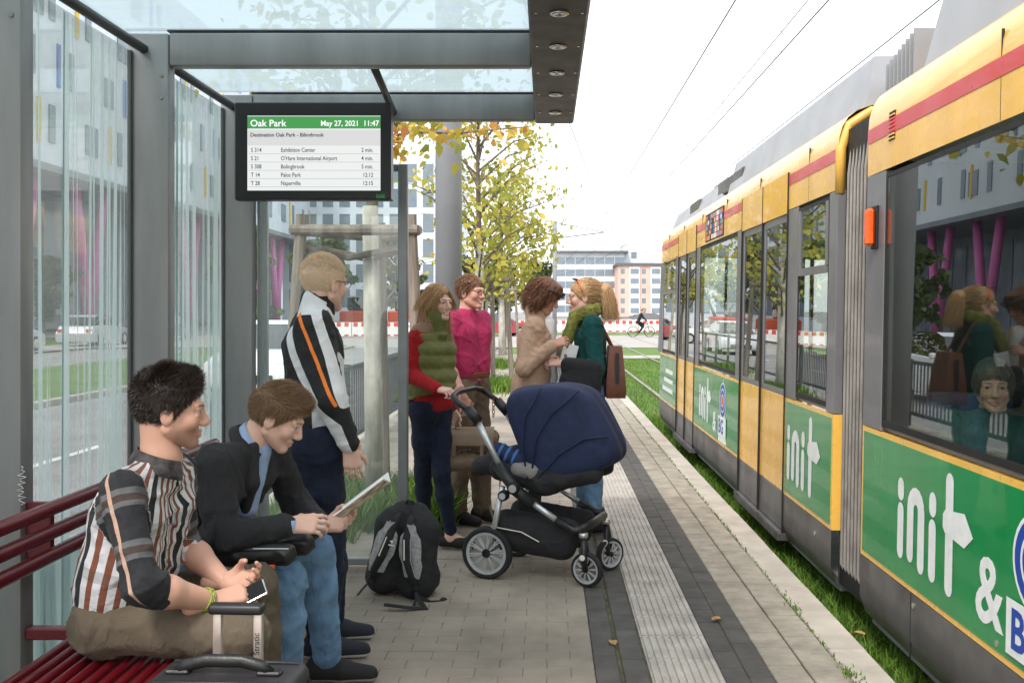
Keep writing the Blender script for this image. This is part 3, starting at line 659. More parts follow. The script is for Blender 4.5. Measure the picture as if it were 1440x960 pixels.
def tree(base, h, r, crown_c, crown_r, nl, lsize, m, label, paint=0, name='tree', nb=22, seed=1, group=None):
    rr = random.Random(seed); T = thing(name, label, 'tree', base, group); B = Vector(base)
    top = Vector((rr.uniform(-.1, .1), rr.uniform(-.1, .1), h)); pts = [Vector((math.sin(k * 1.3 + seed) * .04, math.cos(k * 1.7) * .03, 0)) * (k / 6) + top * (k / 6) for k in range(7)]
    tr = MB().tube(pts, [r * (1.15 - .95 * k / 6) for k in range(7)], 10).build('trunk', 'bark', T, smooth=True)
    if paint: MB().tube([Vector((0, 0, 0)), pts[1] * (paint / pts[1].z)] if paint < pts[1].z else [Vector((0, 0, 0)), pts[1], pts[2] * (paint / pts[2].z)], [r * 1.2, r * 1.08] if paint < pts[1].z else [r * 1.2, r * 1.06, r * .98], 12).build('whitewash', 'painted_bark', tr, smooth=True)
    cc = Vector(crown_c); cr = Vector(crown_r); spots = []; b = MB()
    for k in range(nb):
        z = cc.z - cr.z + 2 * cr.z * (k + .5) / nb * .95; t0 = min(.95, max(.25, (z - .45 * cr.z) / h)); st = top * t0
        a = rr.uniform(0, 6.28); q = math.sqrt(max(.08, 1 - ((z - cc.z) / cr.z) ** 2)) * rr.uniform(.6, 1.05)
        en = Vector((cc.x + math.cos(a) * cr.x * q, cc.y + math.sin(a) * cr.y * q, z)); mid = st.lerp(en, .5) + Vector((rr.gauss(0, .06), rr.gauss(0, .06), .1 * cr.z))
        b.tube([st, mid, en], [r * .32, r * .2, r * .05], 5)
        tw = [en]
        for _ in range(7):
            s0 = st.lerp(mid, rr.uniform(.5, 1)) if rr.random() < .3 else mid.lerp(en, rr.random()); e2 = s0 + Vector((rr.gauss(0, 1), rr.gauss(0, 1), rr.gauss(.15, .7))) * .2 * cr.x; b.tube([s0, e2], [r * .08, r * .03], 4); tw.append(e2); tw.append(s0.lerp(e2, .5))
        for e in tw:
            for _ in range(max(1, int(nl / nb / 15))): spots.append(e + Vector((rr.gauss(0, 1), rr.gauss(0, 1), rr.gauss(0, .8))) * .075 * cr.x)
    b.build('branches', 'bark', T); leaves('crown', [tuple(q) for q in spots], lsize, m, T); return T
def stake(T, a, c, r=.045): MB().tube([Vector(a), Vector(c)], [r * 1.1, r], 9).build('stake', 'stake_wood', T, auto=True)
# near tree behind the end glass
nt_ = tree((-1.37, 7.75, -.02), 5.4, .064, (0, 0, 4.6), (1.7, 1.7, 1.5), 2600, .085, 'autumn_leaf', 'whitewashed young tree in wooden stakes behind the shelter end glass', 2.35, seed=3)
def frame_of_stakes(label, base, w, h, group='tree stake frames'):
    T = thing('tree_stakes', label, 'tree stakes', base, group); tp = [(-w, -w * .55), (w * .9, -w * .5), (.05, w)]
    for x, y in tp: stake(T, (x * 1.25, y * 1.25, 0), (x * .95, y * .95, h + .12), .046)
    for i in range(3):
        a, c = tp[i], tp[(i + 1) % 3]; MB().tube([(a[0] * 1.1, a[1] * 1.1, h), (c[0] * 1.1, c[1] * 1.1, h)], .042, 9).build('crossbar', 'stake_wood', T, auto=True)
        MB().tube([(a[0] * .98, a[1] * .98, h - .12), (a[0] * .25, a[1] * .25, h - .2), (c[0] * .98, c[1] * .98, h - .12)], .028, 6).build('rope', 'bark', T)
    return T
frame_of_stakes('thick wooden stake tripod with rope behind the shelter end glass', (-1.45, 7.75, 0), .46, 2.12)
T1 = tree((-1.32, 18.7, 0), 5.6, .085, (.15, 0, 4.0), (1.75, 1.75, 1.85), 2100, .095, 'autumn_leaf', 'young tree with yellow autumn leaves beside the thick grey mast', 2.9, seed=5, nb=30)
frame_of_stakes('wooden stake tripod round the yellow tree beside the grey mast', (-1.15, 19.2, 0), .42, 2.1)
T2 = tree((-1.52, 33, 0), 6.2, .1, (.2, 0, 4.2), (2.0, 2.0, 2.0), 2600, .14, 'autumn_leaf', 'smaller looking yellow tree farther along behind the fence', 2.4, seed=8, nb=22)
frame_of_stakes('wooden stake tripod round the farther yellow tree', (-1.5, 33, 0), .5, 2.2)
# hanging branch under the roof edge
hb = thing('hanging_branch', 'thin branch with orange yellow leaves hanging by the roof edge', 'branch', (-1.37, 7.75, 3.0)); bb = Vector(hb.location)
pts = [Vector((-1.37, 7.75, 3.25)), P(548, 192, 7.6), P(580, 186, 7.4), P(640, 188, 7.3), P(690, 183, 7.3), P(745, 178, 7.3)]
MB().tube([q - bb for q in pts], [.016, .013, .011, .008, .006, .003], 6).build('twig', 'bark', hb)
ls = [tuple(P(560 + 200 * random.random(), 178 + random.gauss(9, 8), 7.3 + random.gauss(0, .12)) - bb) for _ in range(95)] + [tuple(P(random.gauss(556, 5), 175 + random.uniform(0, 50), 7.5) - bb) for _ in range(34)]
lo_ = leaves('leaf_cluster', ls, .062, 'autumn_leaf', hb, rng.uniform(.45, 1, len(ls))); lo_['kind'] = 'stuff'
# masts
def mast(label, x, y, r, h): 
    T = thing('catenary_mast', label, 'mast', (x, y, -.1), 'catenary masts'); MB().tube([(0, 0, 0), (0, 0, h)], r, 28).build('pole', 'mast_grey', T, smooth=True)
    MB().cbox(-r * 1.8, r * 1.8, -r * 1.8, r * 1.8, 0, .03, .005).build('base_plate', 'mast_grey', T); return T
mast('thick grey round steel mast rising behind the smiling couple', -1.24, 12.3, .168, 9)
T = mast('slim grey catenary mast standing at the road crossing', .5, 62, .14, 7.3)
MB().tube([(0, 0, 6.2), (3.2, 0, 6.6)], .04, 6).build('arm', 'mast_grey', T); MB().tube([(0, 0, 7.2), (3.2, 0, 6.6)], .02, 6).build('stay', 'wire', T)
T = mast('slim grey catenary mast far beyond the crossing', -6, 120, .16, 9)
for x, z, s, lb in ((2.9, 6.3, 0, 'near'), (4.33, 6.3, .12, 'middle'), (6.03, 6.3, 0, 'far')):
    T = thing('contact_wire', 'overhead contact wire over the tram tracks, %s one of three' % lb, 'wire', (x, 0, z), 'contact wires')
    MB().tube([(0, -5, 0), (0, 30, -.05), (0, 62, 0)], .011, 5).build('wire', 'wire', T); MB().tube([(0, 62, 0), (-1.5, 110, .1), (-9, 190, .4)], .014, 5).build('wire', 'wire', T)
    if s:
        MB().tube([(0, -5, .7), (0, 14, .35), (0, 30, .3), (0, 62, .8)], .008, 5).build('messenger', 'wire', T)
        for y in range(6, 60, 6): MB().tube([(0, y, -.02), (0, y, .45)], .005, 4).build('hanger', 'wire', T)
for i, (a, c) in enumerate([((.5, 62, 7), (14, 60, 6.6)), ((-1.24, 12.3, 7.9), (4.4, 62, 6.4)), ((-6, 120, 8), (16, 70, 6.5)), ((-8, 60, 7.5), (18, 64, 7))]):
    tag(MB().tube([a, ((a[0] + c[0]) / 2, (a[1] + c[1]) / 2, (a[2] + c[2]) / 2 - .4), c], .012, 5).build('span_wire', 'wire'), ['span wire from the slim mast at the crossing', 'long slanting span wire from the thick grey mast to the crossing', 'far slanting span wire beyond the crossing', 'cross span wire over the road crossing'][i], 'wire', 'span wires')
# railing behind the platform
fn = thing('railing', 'dark grey metal bar railing along the back of the platform', 'railing', (-2.05, 6, 0))
for i in range(15):
    y = i * 2.0; MB().box(-.03, .03, y - .03, y + .03, 0, .95).build('post', 'fence_dark', fn)
    if i == 14: break
    for z in (.16, .88): MB().box(-.02, .02, y + .031, y + 1.969, z, z + .05).build('rail', 'fence_dark', fn)
    if i < 8:
        for k in range(15): MB().box(-.008, .008, y + .12 + k * .122, y + .14 + k * .122, .211, .879).build('bar', 'fence_dark', fn)
# ---- cars
mat('car_silver', (.55, .57, .59), .3, .04, 2, metal=.4, coat=.6); mat('car_red', (.3, .02, .025), .3, .04, coat=.6); mat('car_dark', (.05, .055, .065), .3, .04, coat=.6); mat('car_white', (.75, .76, .77), .3, .03, coat=.6)
glass('car_glass', (.10, .12, .12), .12); mat('tyre', (.018, .018, .018), .85, .2); mat('plate_white', (.8, .8, .8), .5, .02); mat('tail_red', (.5, .02, .02), .3, .05); mat('head_clear', (.8, .82, .85), .15, .03)
def parked(label, x, y, rot, body, group='parked cars'):
    T = thing('car', label, 'car', (x, y, -.16), group); T.rotation_euler = (0, 0, R(rot)); W = .87
    pr = [(-2.1, .35), (-2.12, .62), (-2.0, .82), (-1.9, .95), (-1.05, .98), (1.0, .92), (1.75, .82), (2.05, .68), (2.1, .5), (2.08, .3)]
    rings = [[Vector((x_, s * (W - (.06 if z > .8 else 0)) , z)) for x_, z in pr] + [Vector((2.0, s * W, .22)), Vector((-2.05, s * W, .22))] for s in (-1, -.96, .96, 1)]
    for i in (0, 3): rings[i] = [Vector((q.x * .985, q.y, q.z - (.03 if q.z > .6 else 0))) for q in rings[i]]
    MB().loft(rings, True, True).build('body', body, T, auto=True)
    cab_ = [(-1.85, .93), (-1.45, 1.36), (-1.1, 1.45), (.0, 1.46), (.35, 1.38), (1.05, .92)]
    MB().loft([[Vector((x_, s * (W - .08 - .16 * (z - .92) / .5), z)) for x_, z in cab_] for s in (-1, 1)], True, True).build('glasshouse', 'car_glass', T)
    MB().loft([[Vector((x_, s * .66, z + .004)) for x_, z in ((-1.42, 1.37), (-1.1, 1.455), (0, 1.465), (.33, 1.385))] for s in (-1, 1)], False).build('roof', body, T)
    for sx in (-1.3, 1.28):
        for s in (-1, 1):
            wq = MB().lathe([(.0, -.1), (.3, -.1), (.31, -.06), (.31, .06), (.3, .1), (0, .1)], (sx, s * (W - .08), .31), (0, 1, 0), 20).build('wheel', 'tyre', T); MB().lathe([(0, -.012), (.19, -.012), (.2, 0)], (sx, s * (W + .022), .31), (0, s, 0), 14).build('rim', 'chrome', wq)
    for s in (-1, 1):
        MB().cbox(1.93, 2.06, s * .62 - .17, s * .62 + .17, .58, .74, .03).build('headlight', 'head_clear', T); MB().cbox(-2.11, -2.0, s * .66 - .12, s * .66 + .12, .62, .82, .02).build('taillight', 'tail_red', T)
        MB().cbox(.55, .7, s * .95 - .08, s * .95 + .08, .93, 1.05, .03).build('mirror', body, T)
    MB().box(2.095, 2.115, -.45, .45, .3, .46).build('grille', 'rubber', T); MB().box(2.116, 2.125, -.26, .26, .47, .58).build('number_plate', 'plate_white', T); return T
cw = parked('silver white hatchback driving towards the shelter on the road', -5.55, 20.2, -90, 'car_white')
text('plate_text', 'RZ 1771', .1, 'lcd_ink', cw, frame((2.127, -.22, .49), (0, 1, 0), (0, 0, 1), (1, 0, 0)))
for x, y, rt, c, lb in ((-21.8, 47, 90, 'car_silver', 'silver car parked by the path opposite, behind the striped glass'), (-22, 39, 90, 'car_silver', 'silver grey car parked opposite, behind the first glass pane'), (-21.9, 56, 90, 'car_dark', 'dark car parked opposite near the pink columns'), (-6.5, 58, 0, 'car_white', 'white car waiting at the road crossing'), (-3.2, 64, 20, 'car_red', 'red car turning at the road crossing'), (-5.2, 44, -90, 'car_silver', 'silver car on the road beyond the railing'), (8.5, 78, 0, 'car_white', 'white car behind the red and white barrier')):
    parked(lb, x, y, rt, c)
# ---- red and white construction barriers
mat('barrier_red', srgb(215, 75, 70), .5, .1); mat('barrier_white', (.8, .8, .78), .5, .08)  # red kept pale, with the haze of distance painted into it
def barrier(label, x0, x1, y):
    T = thing('barrier', label, 'barrier', (x0, y, -.15), 'construction barriers'); n = int((x1 - x0) / 2)
    for i in range(n):
        MB().box(i * 2, i * 2 + 1.96, -.02, .02, .1, .95).build('panel', 'barrier_white', T)
        for k in range(4): MB().box(i * 2 + .1 + k * .48, i * 2 + .36 + k * .48, -.03, -.021, .68, .93).build('red_block', 'barrier_red', T)
        for k in range(4): MB().box(i * 2 + .1 + k * .48, i * 2 + .36 + k * .48, -.03, -.021, .10, .2).build('red_block', 'barrier_red', T)
barrier('red and white barrier fence beyond the road crossing', -3, 15, 72); barrier('red and white barrier fence by the orange excavators', -18, -8, 60)
mat('machine_orange', srgb(190, 75, 40), .5, .1)
for i, (x, y) in enumerate(((-12.5, 66), (-9.6, 68))):
    T = thing('construction_vehicle', 'orange construction vehicle behind the barrier, %s' % ('with raised arm' if i else 'with low cab'), 'vehicle', (x, y, -.1), 'construction vehicles')
    MB().cbox(-1.4, 1.4, -.8, .8, .7, 1.6, .1).build('body', 'machine_orange', T); MB().cbox(-.9, .3, -.7, .7, 1.6, 2.6, .1).build('cabin', 'car_glass', T); MB().cbox(-1.6, 1.6, -.9, .9, .1, .7, .15).build('tracks', 'tyre', T)
    MB().tube([(1, 0, 1.5), (2.2, 0, 3.0 + i), (3.2, 0, 1.6 + i)], .11, 6).build('arm', 'car_dark', T)
# ---- buildings
mat('render_white', (.62, .65, .68), .7, .05, .3); mat('facade_pale', (.70, .75, .80), .5, .06, .2); mat('facade_grey', (.22, .24, .27), .6, .1, .3); mat('pink', srgb(205, 100, 165), .45, .05); mat('brick_orange', (.72, .48, .39), .8, .08, .3); mat('roof_dark', (.12, .13, .14), .7, .1)  # brick_orange is paled: distance haze is put into its base colour
mat('pane_blue', (.20, .25, .29), .12, .1, .5); mat('strip_yellow', srgb(225, 190, 60), .5); mat('strip_green', srgb(70, 150, 110), .5); mat('strip_blue', srgb(70, 110, 180), .5)
def bwin(T, box, axis, m='pane_blue', fm='render_white'):
    x0, x1, y0, y1, z0, z1 = box; o = MB().box(*box).build('window', m, T)
    return o
BL = thing('office_building', 'pale blue white office block carried on slanted pink columns across the road', 'building', (-36, 80, 0)); L = BL.location
def bx(name, m, *b): o = MB().box(*b).build(name, m, BL); o.location = -L; return o
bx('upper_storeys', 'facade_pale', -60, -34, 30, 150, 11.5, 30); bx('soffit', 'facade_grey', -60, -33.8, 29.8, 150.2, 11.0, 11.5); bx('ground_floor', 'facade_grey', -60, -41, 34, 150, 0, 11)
for i in range(44):
    y = 32 + i * 2.65
    for k in range(4):
        z = 13 + k * 4.2
        if (i * 7 + k * 3) % 5 == 0: bx('window', 'pane_blue', -34.02, -33.9, y, y + 1.9, z, z + 2.2)
        elif (i + k) % 2: bx('window', 'pane_blue', -34.02, -33.9, y, y + .8, z, z + 2.6)
        if (i * 3 + k) % 4 == 0: bx('colour_strip', ['strip_yellow', 'strip_green', 'strip_blue', 'pink'][(i + k) % 4], -34.02, -33.88, y + 1.1, y + 1.5, z - .2, z + 2.8)
for i in range(34): bx('glass_bay', 'pane_blue', -41.05, -40.9, 35 + i * 3.4, 38 + i * 3.4, .8, 10)
for i in range(9):
    y = 44 + i * 10.5
    for s in (-1, 1): o = MB().tube([(-35.5, y, 0), (-35.5, y + s * 2.4, 11.2)], .42, 12).build('column', 'pink', BL, smooth=True); o.location = -L
# grey block and stair behind end glass, white slab block, orange flats
WB = thing('office_building', 'white six storey office slab with ribbon windows beyond the crossing', 'building', (8, 260, 0))
MB().box(-6, 12, -8, 8, 0, 16.5).build('wall', 'render_white', WB); MB().box(12, 20, -6, 8, 0, 19).build('stair_tower', 'render_white', WB); MB().box(-7, 13, -9, 9, 16.5, 17).build('roof', 'roof_dark', WB)
for k in range(5):
    for i in range(7): MB().box(-5.7 + i * 2.55, -3.3 + i * 2.55, -8.06, -7.9, 1.2 + k * 3.1, 2.9 + k * 3.1).build('window', 'pane_blue', WB)
for k in range(5): MB().box(14, 15.4, -6.06, -5.9, 2 + k * 3.3, 3.6 + k * 3.3).build('window', 'pane_blue', WB)
OB = thing('apartment_building', 'orange pink apartment block with white bays beyond the crossing', 'building', (26, 245, 0))
MB().box(-8.5, 12, -6, 8, 0, 12.6).build('wall', 'brick_orange', OB); MB().box(-9, 12.5, -6.5, 8.5, 12.6, 13.2).build('roof', 'roof_dark', OB)
for x in (-4.6, .6, 5.8):
    MB().box(x - 1.2, x + 1.4, -6.5, -5.9, .3, 12.2).build('bay', 'render_white', OB)
    for k in range(5): MB().box(x - .9, x + 1.1, -6.58, -6.45, 1 + k * 2.4, 2.2 + k * 2.4).build('window', 'pane_blue', OB)
for x in (-7.4, -2.2, 3.2):
    for k in range(5): MB().box(x - .5, x + .5, -6.06, -5.9, 1 + k * 2.4, 2.2 + k * 2.4).build('window', 'pane_blue', OB)
GB = thing('office_building', 'grey glazed building with a ribbed facade behind the trees', 'building', (-22, 150, 0))
MB().box(-16, 9, -10, 10, 0, 24).build('wall', 'facade_pale', GB)
for i in range(10):
    for k in range(6): MB().box(-15 + i * 2.4, -13.5 + i * 2.4, -10.06, -9.9, 2 + k * 3.6, 4.6 + k * 3.6).build('window', 'pane_blue', GB)
for i, (x, y, h, r) in enumerate(((-14.5, 62, 7, 2.6), (-11.5, 75, 8, 3), (-16, 52, 6, 2.3), (-5, 110, 8, 3.4), (-1.5, 150, 10, 4.5), (-9, 130, 9, 4), (-30, 33, 7, 2.5), (-29, 56, 5, 2.2))):
    tree((x, y, -.15), h, .16, (0, 0, h * .62), (r * .8, r * .8, h * .36), 1500, .5 if y > 100 else .38, 'green_leaf', ['dark green street tree by the construction site', 'broad green tree behind the orange vehicles', 'green tree by the far verge', 'green tree beyond the crossing, left of the slim mast', 'tall far green tree beyond the crossing', 'far green tree on the boulevard', 'green tree in front of the pink columns', 'low green tree beside the parked cars', 'far tree before the orange flats'][i], seed=20 + i, nb=14, group='background trees')
# ================================================================ PEOPLE
def vn(a): a = np.array(a, float); return a / np.linalg.norm(a)
m, t, bs = newmat('skin'); at = t.new('Attribute', attribute_name='tone'); nz = noise(t, 55, 4)
t.link(t.mix(t.math('MULTIPLY_ADD', nz, .3, -.02), at.outputs['Color'], (.55, .20, .13), 'MIX'), bs.inputs['Base Color']); bs.inputs['Roughness'].default_value = .5; bs.inputs['Subsurface Weight'].default_value = .12; bs.inputs['Subsurface Radius'].default_value = (.012, .005, .003); bs.inputs['Subsurface Scale'].default_value = .6
bs.inputs['Specular IOR Level'].default_value = .35; bump(t, bs, noise(t, 400, 3), .12, .002); M['skin'] = m
def hair_mat(name, a, b):
    m, t, bs = newmat(name); at = t.new('Attribute', attribute_name='tone'); s = t.new('SeparateXYZ'); t.link(at.outputs['Vector'], s.inputs[0])
    t.link(t.mix(s.outputs[0], a, b), bs.inputs['Base Color']); bs.inputs['Roughness'].default_value = .42; bs.inputs['Specular IOR Level'].default_value = .4; M[name] = m
def cloth(name, col, rough=.9, var=.12, fold=.5, fscale=9, weave=900, sheen=.03, stretch=(1, 1, .5)):
    m, t, bs = newmat(name); f = noise(t, 14, 5); lo = tuple(c * (1 - var) for c in col); hi = tuple(min(1, c * (1 + var)) for c in col)
    t.link(ramp(t, f, [(.3, lo), (.7, hi)]), bs.inputs['Base Color']); bs.inputs['Roughness'].default_value = rough; bs.inputs['Sheen Weight'].default_value = sheen; bs.inputs['Specular IOR Level'].default_value = .25
    g = t.new('NewGeometry'); mp = t.new('Mapping'); mp.inputs['Scale'].default_value = stretch; t.link(g.outputs['Position'], mp.inputs[0]); n = t.new('TexNoise'); n.inputs['Scale'].default_value = fscale; n.inputs['Detail'].default_value = 3; n.inputs['Distortion'].default_value = 1.2; t.link(mp.outputs[0], n.inputs[0])
    n2 = t.new('TexNoise'); n2.inputs['Scale'].default_value = fscale * 2.6; n2.inputs['Detail'].default_value = 2; n2.inputs['Distortion'].default_value = 2.2; t.link(mp.outputs[0], n2.inputs[0]); rd = t.math('ABSOLUTE', t.math('SUBTRACT', n2.outputs['Fac'], .5))
    h = t.math('ADD', t.math('ADD', n.outputs['Fac'], t.math('MULTIPLY', rd, -.3)), t.math('MULTIPLY', noise(t, weave, 2), .02)); bump(t, bs, h, fold * .9, .035); M[name] = m; return m, t, bs
def head_sdf(female=False, smile=0):
    s = SDF(); w = .91 if female else .955
    s.ell((0, -.014, .028), (.076 * w, .097, .092), k=.02); s.ell((0, .03, -.03), (.061 * w, .062, .082), k=.02)
    for q in (-1, 1):
        s.cone((q * .050 * w, .0, -.06), (q * .012, .068, -.102 if not female else -.098), .023, .018, .022)
        s.ell((q * .040 * w, .064, -.034 + .004 * smile), (.021, .021, .022), k=.02)
        s.cone((q * .012, .090, .016), (q * .044, .074, .015), .0095, .009, .012)
        s.ell((q * .031, .098, -.004), (.0145, .014, .0115), k=.010, op='s')
        s.cone((q * .010, .098, -.042), (q * .007, .102, -.041), .0085, .0085, .006)
        s.ell((q * .075 * w, -.006, -.018), (.0085, .020, .031), k=.006); s.ell((q * .086 * w, -.002, -.014), (.006, .010, .018), k=.004, op='s')
    for q in (-1, 1): s.cone((q * .018, .0875, .0062), (q * .045, .080, .0045), .0068, .0060, .003).cone((q * .019, .086, -.0148), (q * .043, .080, -.0138), .0060, .0056, .003)
    s.cone((0, .092, .004), (0, .110, -.036), .0075, .0115, .010)
    s.ell((0, .076, -.103), (.018, .015, .014), k=.015)
    e = .004 * smile
    s.cone((-.022 - e, .084, -.066 + e * 1.3), (0, .0945, -.0665), .0042, .0052, .007).cone((.022 + e, .084, -.066 + e * 1.3), (0, .0945, -.0665), .0042, .0052, .007)
    s.cone((-.018, .084, -.076), (0, .0925, -.079), .0042, .0058, .007).cone((.018, .084, -.076), (0, .0925, -.079), .0042, .0058, .007)
    s.cone((-.022 - e, .098, -.0715 + e), (.022 + e, .098, -.0715 + e), .0022, .0022, .003, 's')
    return s
def head_color(V, skin, hairc, brow, hairline, stubble=0, lipc=(.50, .21, .18), smile=0):
    n = len(V); c = np.tile(np.array(skin), (n, 1)); x, y, z = V.T
    def put(mask, col, a): c[:] = c * (1 - (mask * a)[:, None]) + np.array(col) * (mask * a)[:, None]
    sm = lambda e: np.clip(e, 0, 1)
    put(sm(1 - np.hypot((np.abs(x) - .04) / .026, (z + .036) / .026)) * (y > .03), (.62, .24, .17), .4)
    put(sm((.012 - np.hypot(x, (y - .11) * .7)) / .006) * (z < -.02) * (z > -.05), (.6, .25, .18), .25)
    if stubble: put(sm((-.045 - z + .25 * np.maximum(0, -y + .03)) / .02) * sm((y - .0) / .03) * (z > -.125) * (1 - sm((.02 - np.hypot(x / 1.25, z + .071)) / .008)), hairc, stubble)
    put(sm((.0295 + .004 * smile - np.abs(x)) / .006) * sm((.0115 - np.abs(z + .072 - .15 * smile * x * x / .03)) / .004) * (y > .07), lipc, .5)
    if smile: put(sm((.019 - np.abs(x)) / .003) * sm((.0038 - np.abs(z + .0712)) / .0015) * (y > .075), (.8, .77, .72), 1)
    put(sm((.0045 - np.abs(z - .0175 + .12 * np.abs(np.abs(x) - .03))) / .003) * sm((np.abs(x) - .012) / .004) * sm((.05 - np.abs(x)) / .006) * (y > .05), brow, .8)
    hl = hairline(x, y, z); put(sm(hl / .006), hairc, .92)
    put(sm((.0045 - np.hypot((np.abs(x) - .031) * .3, z + .0035)) / .002) * (y > .07) * (np.abs(np.abs(x) - .031) < .016), (.08, .05, .04), .55)
    return c
def eye(parent, M4, gaze=(0, 1, -.05), iris=(.10, .06, .03)):
    for q in (-1, 1):
        V, Q = SDF().ell((0, 0, 0), (.0118, .0118, .0118), k=.001).mesh(.0016); g = vn(gaze); d = (V @ g) / .0118
        c = np.where((d > .975)[:, None], (.01, .01, .01), np.where((d > .80)[:, None], iris, (.42, .39, .37))); V = V + np.array((q * .031, .0785, -.0045))
        o = np_mesh('eye', xf(M4, V), Q, 'eyeball', parent, col=c)
m, t, bs = newmat('eyeball'); at = t.new('Attribute', attribute_name='tone'); t.link(at.outputs['Color'], bs.inputs['Base Color']); bs.inputs['Roughness'].default_value = .12; M['eyeball'] = m
def hframe(c, f, up=(0, 0, 1), s=1.0):
    f = vn(f); x = vn(np.cross(f, up)); z = np.cross(x, f); return frame(c, x * s, f * s, z * s)
def hand(w, d, back, right, curl=(.35, .4, .45, .5), thumb=.3, s=1.0, spread=.09):
    """hand at wrist w, fingers along d, dorsal side towards back"""
    d = vn(d); z = np.array(back, float); z = vn(z - d * (z @ d)); x = np.cross(d, z); tx = -1 if right else 1
    S = SDF(); xs = [.029, .0098, -.0098, -.028]; ln = [.071, .079, .074, .058]; yb = [.086, .090, .086, .079]
    S.cone((0, -.06, 0), (0, .006, 0), .0255, .025, .012)
    for i in range(4):
        bx_ = tx * xs[i]; S.cone((bx_ * .55, .012, 0), (bx_, yb[i], .002), .0145, .0115, .014)
        p = np.array((bx_, yb[i], .002)); a = curl[i] * .8; sp_ = tx * (1.3 - i) * spread; rad = .0084 if i < 3 else .0076
        for k, fr in enumerate((.45, .31, .24)):
            q = p + ln[i] * fr * np.array((math.sin(sp_), math.cos(a) * math.cos(sp_), -math.sin(a))); S.cone(p, q, rad - .0008 * k, rad - .0008 * (k + 1), .004); p = q; a += curl[i] * 1.35
    S.cone((tx * .012, .018, -.006), (tx * .036, .045, -.014), .0155, .0125, .014)
    p1 = np.array((tx * .036, .045, -.014)); p2 = p1 + .034 * vn((tx * (.75 - thumb), .75, -.25 - thumb)); p3 = p2 + .028 * vn((tx * (.35 - thumb * 1.3), .9, -.2 - thumb)); S.cone(p1, p2, .0115, .010, .008).cone(p2, p3, .010, .0082, .004)
    V, Q = S.mesh(.0036); return xf(frame(w, x * s, d * s, z * s), V), Q
def ribbons(roots, dirs, L, width, g=(0, 0, -.25), seg=4, wav=0, push=None):
    n = len(roots); t_ = np.linspace(0, 1, seg + 1); g = np.array(g)
    side = np.cross(dirs, rng.normal(size=(n, 3))); side /= np.linalg.norm(side, axis=1)[:, None] + 1e-9; ph = rng.uniform(0, 6.28, n)
    Vs = []
    for k, tt in enumerate(t_):
        p = roots + L[:, None] * (tt * dirs + tt * tt * g)
        if wav: p = p + side * (np.sin(ph + tt * 7) * wav * tt)[:, None]
        if push is not None: p = push(p)
        wd = width * (1 - .75 * tt ** 2); Vs += [p - side * wd / 2, p + side * wd / 2]
    V = np.stack(Vs, 1).reshape(-1, 3); m_ = 2 * (seg + 1); i = np.arange(n)[:, None] * m_
    Q = np.concatenate([i + np.array([[2 * k, 2 * k + 1, 2 * k + 3, 2 * k + 2]]) for k in range(seg)])
    tn = np.repeat(np.clip(rng.normal(.5, .22, n), 0, 1), m_); return V, Q, tn
def cap_mesh(infl, cut_n, cut_d, extra=None, h=.005, rough=.0022):
    s = SDF(); s.ell((0, -.014, .028), (.076 + infl, .097 + infl, .092 + infl), k=.01)
    if extra: extra(s)
    for nn, dd in zip(cut_n, cut_d): s.plane(nn, dd)
    return s.mesh(h, wrinkle(rough * .5, 160))
def normals(V, Q):
    n = np.zeros_like(V); fn = np.cross(V[Q[:, 2]] - V[Q[:, 0]], V[Q[:, 3]] - V[Q[:, 1]])
    for k in range(4): np.add.at(n, Q[:, k], fn)
    return n / (np.linalg.norm(n, axis=1)[:, None] + 1e-9)
def hair(parent, M4, hm, cuts, infl=.006, n=3500, L=(.02, .035), comb=lambda r: np.array((0, -.3, 0)), lift=.6, width=.003, g=(0, 0, -.2), extra=None, wav=.002, keep=None):
    V, Q = cap_mesh(infl, [c[0] for c in cuts], [c[1] for c in cuts], extra); N = normals(V, Q)
    out = np.linalg.norm((V - np.array((0, -.014, .028))) / np.array((.076, .097, .092)), axis=1) > 1.0
    idx = np.flatnonzero(out); idx = rng.choice(idx, n); r = V[idx] + rng.normal(0, .002, (n, 3)); d = N[idx] * lift + np.array([comb(q) for q in r]) + rng.normal(0, .09, (n, 3)); d /= np.linalg.norm(d, axis=1)[:, None]
    LL = rng.uniform(*L, n) if not callable(L) else np.array([L(q) for q in r]) * rng.uniform(.75, 1.15, n)
    c0 = np.array((0, -.014, .028)); er = np.array((.078, .099, .094))
    def push(p):
        q = (p - c0) / er; k = np.linalg.norm(q, axis=1)[:, None]; return np.where(k < 1, c0 + q / np.maximum(k, .01) * er, p)
    V2, Q2, tn = ribbons(r, d, LL, width, g, 4, wav, push)
    tone = np.concatenate([np.full(len(V), .3), tn]); VV, QQ = merge((V, Q), (V2, Q2))
    return np_mesh('hair', xf(M4, VV), QQ, hm, parent, col=np.stack([tone] * 3, 1))
def lerp(a, b, t): return np.array(a) * (1 - t) + np.array(b) * t
def torso_sdf(J, r=.1, sh=.058, dz=.0, waist=.95, hem=0.0, neckup=0.0):
    c = lerp(J['sR'], J['sL'], .5); pc = lerp(J['hR'], J['hL'], .5); up = vn(c - pc); s = SDF()
    for a, h in (('sR', 'hR'), ('sL', 'hL')):
        top = lerp(J[a], c, .48) - up * .10; mid = lerp(lerp(J[h], pc, .3), top, .45); bot = lerp(J[h], pc, .30) + up * (.02 - hem)
        s.cone(bot, mid, r * 1.04, r * waist, .06).cone(mid, top, r * waist, r * 1.06, .06)
        s.cone(lerp(J[a], c, .12) - up * .008, J['neck'] - up * .025, sh, sh * .82, .05)
    s.cone(J['neck'] - up * .06, J['neck'] + up * (neckup - .03), .062, .056, .03)
    return s
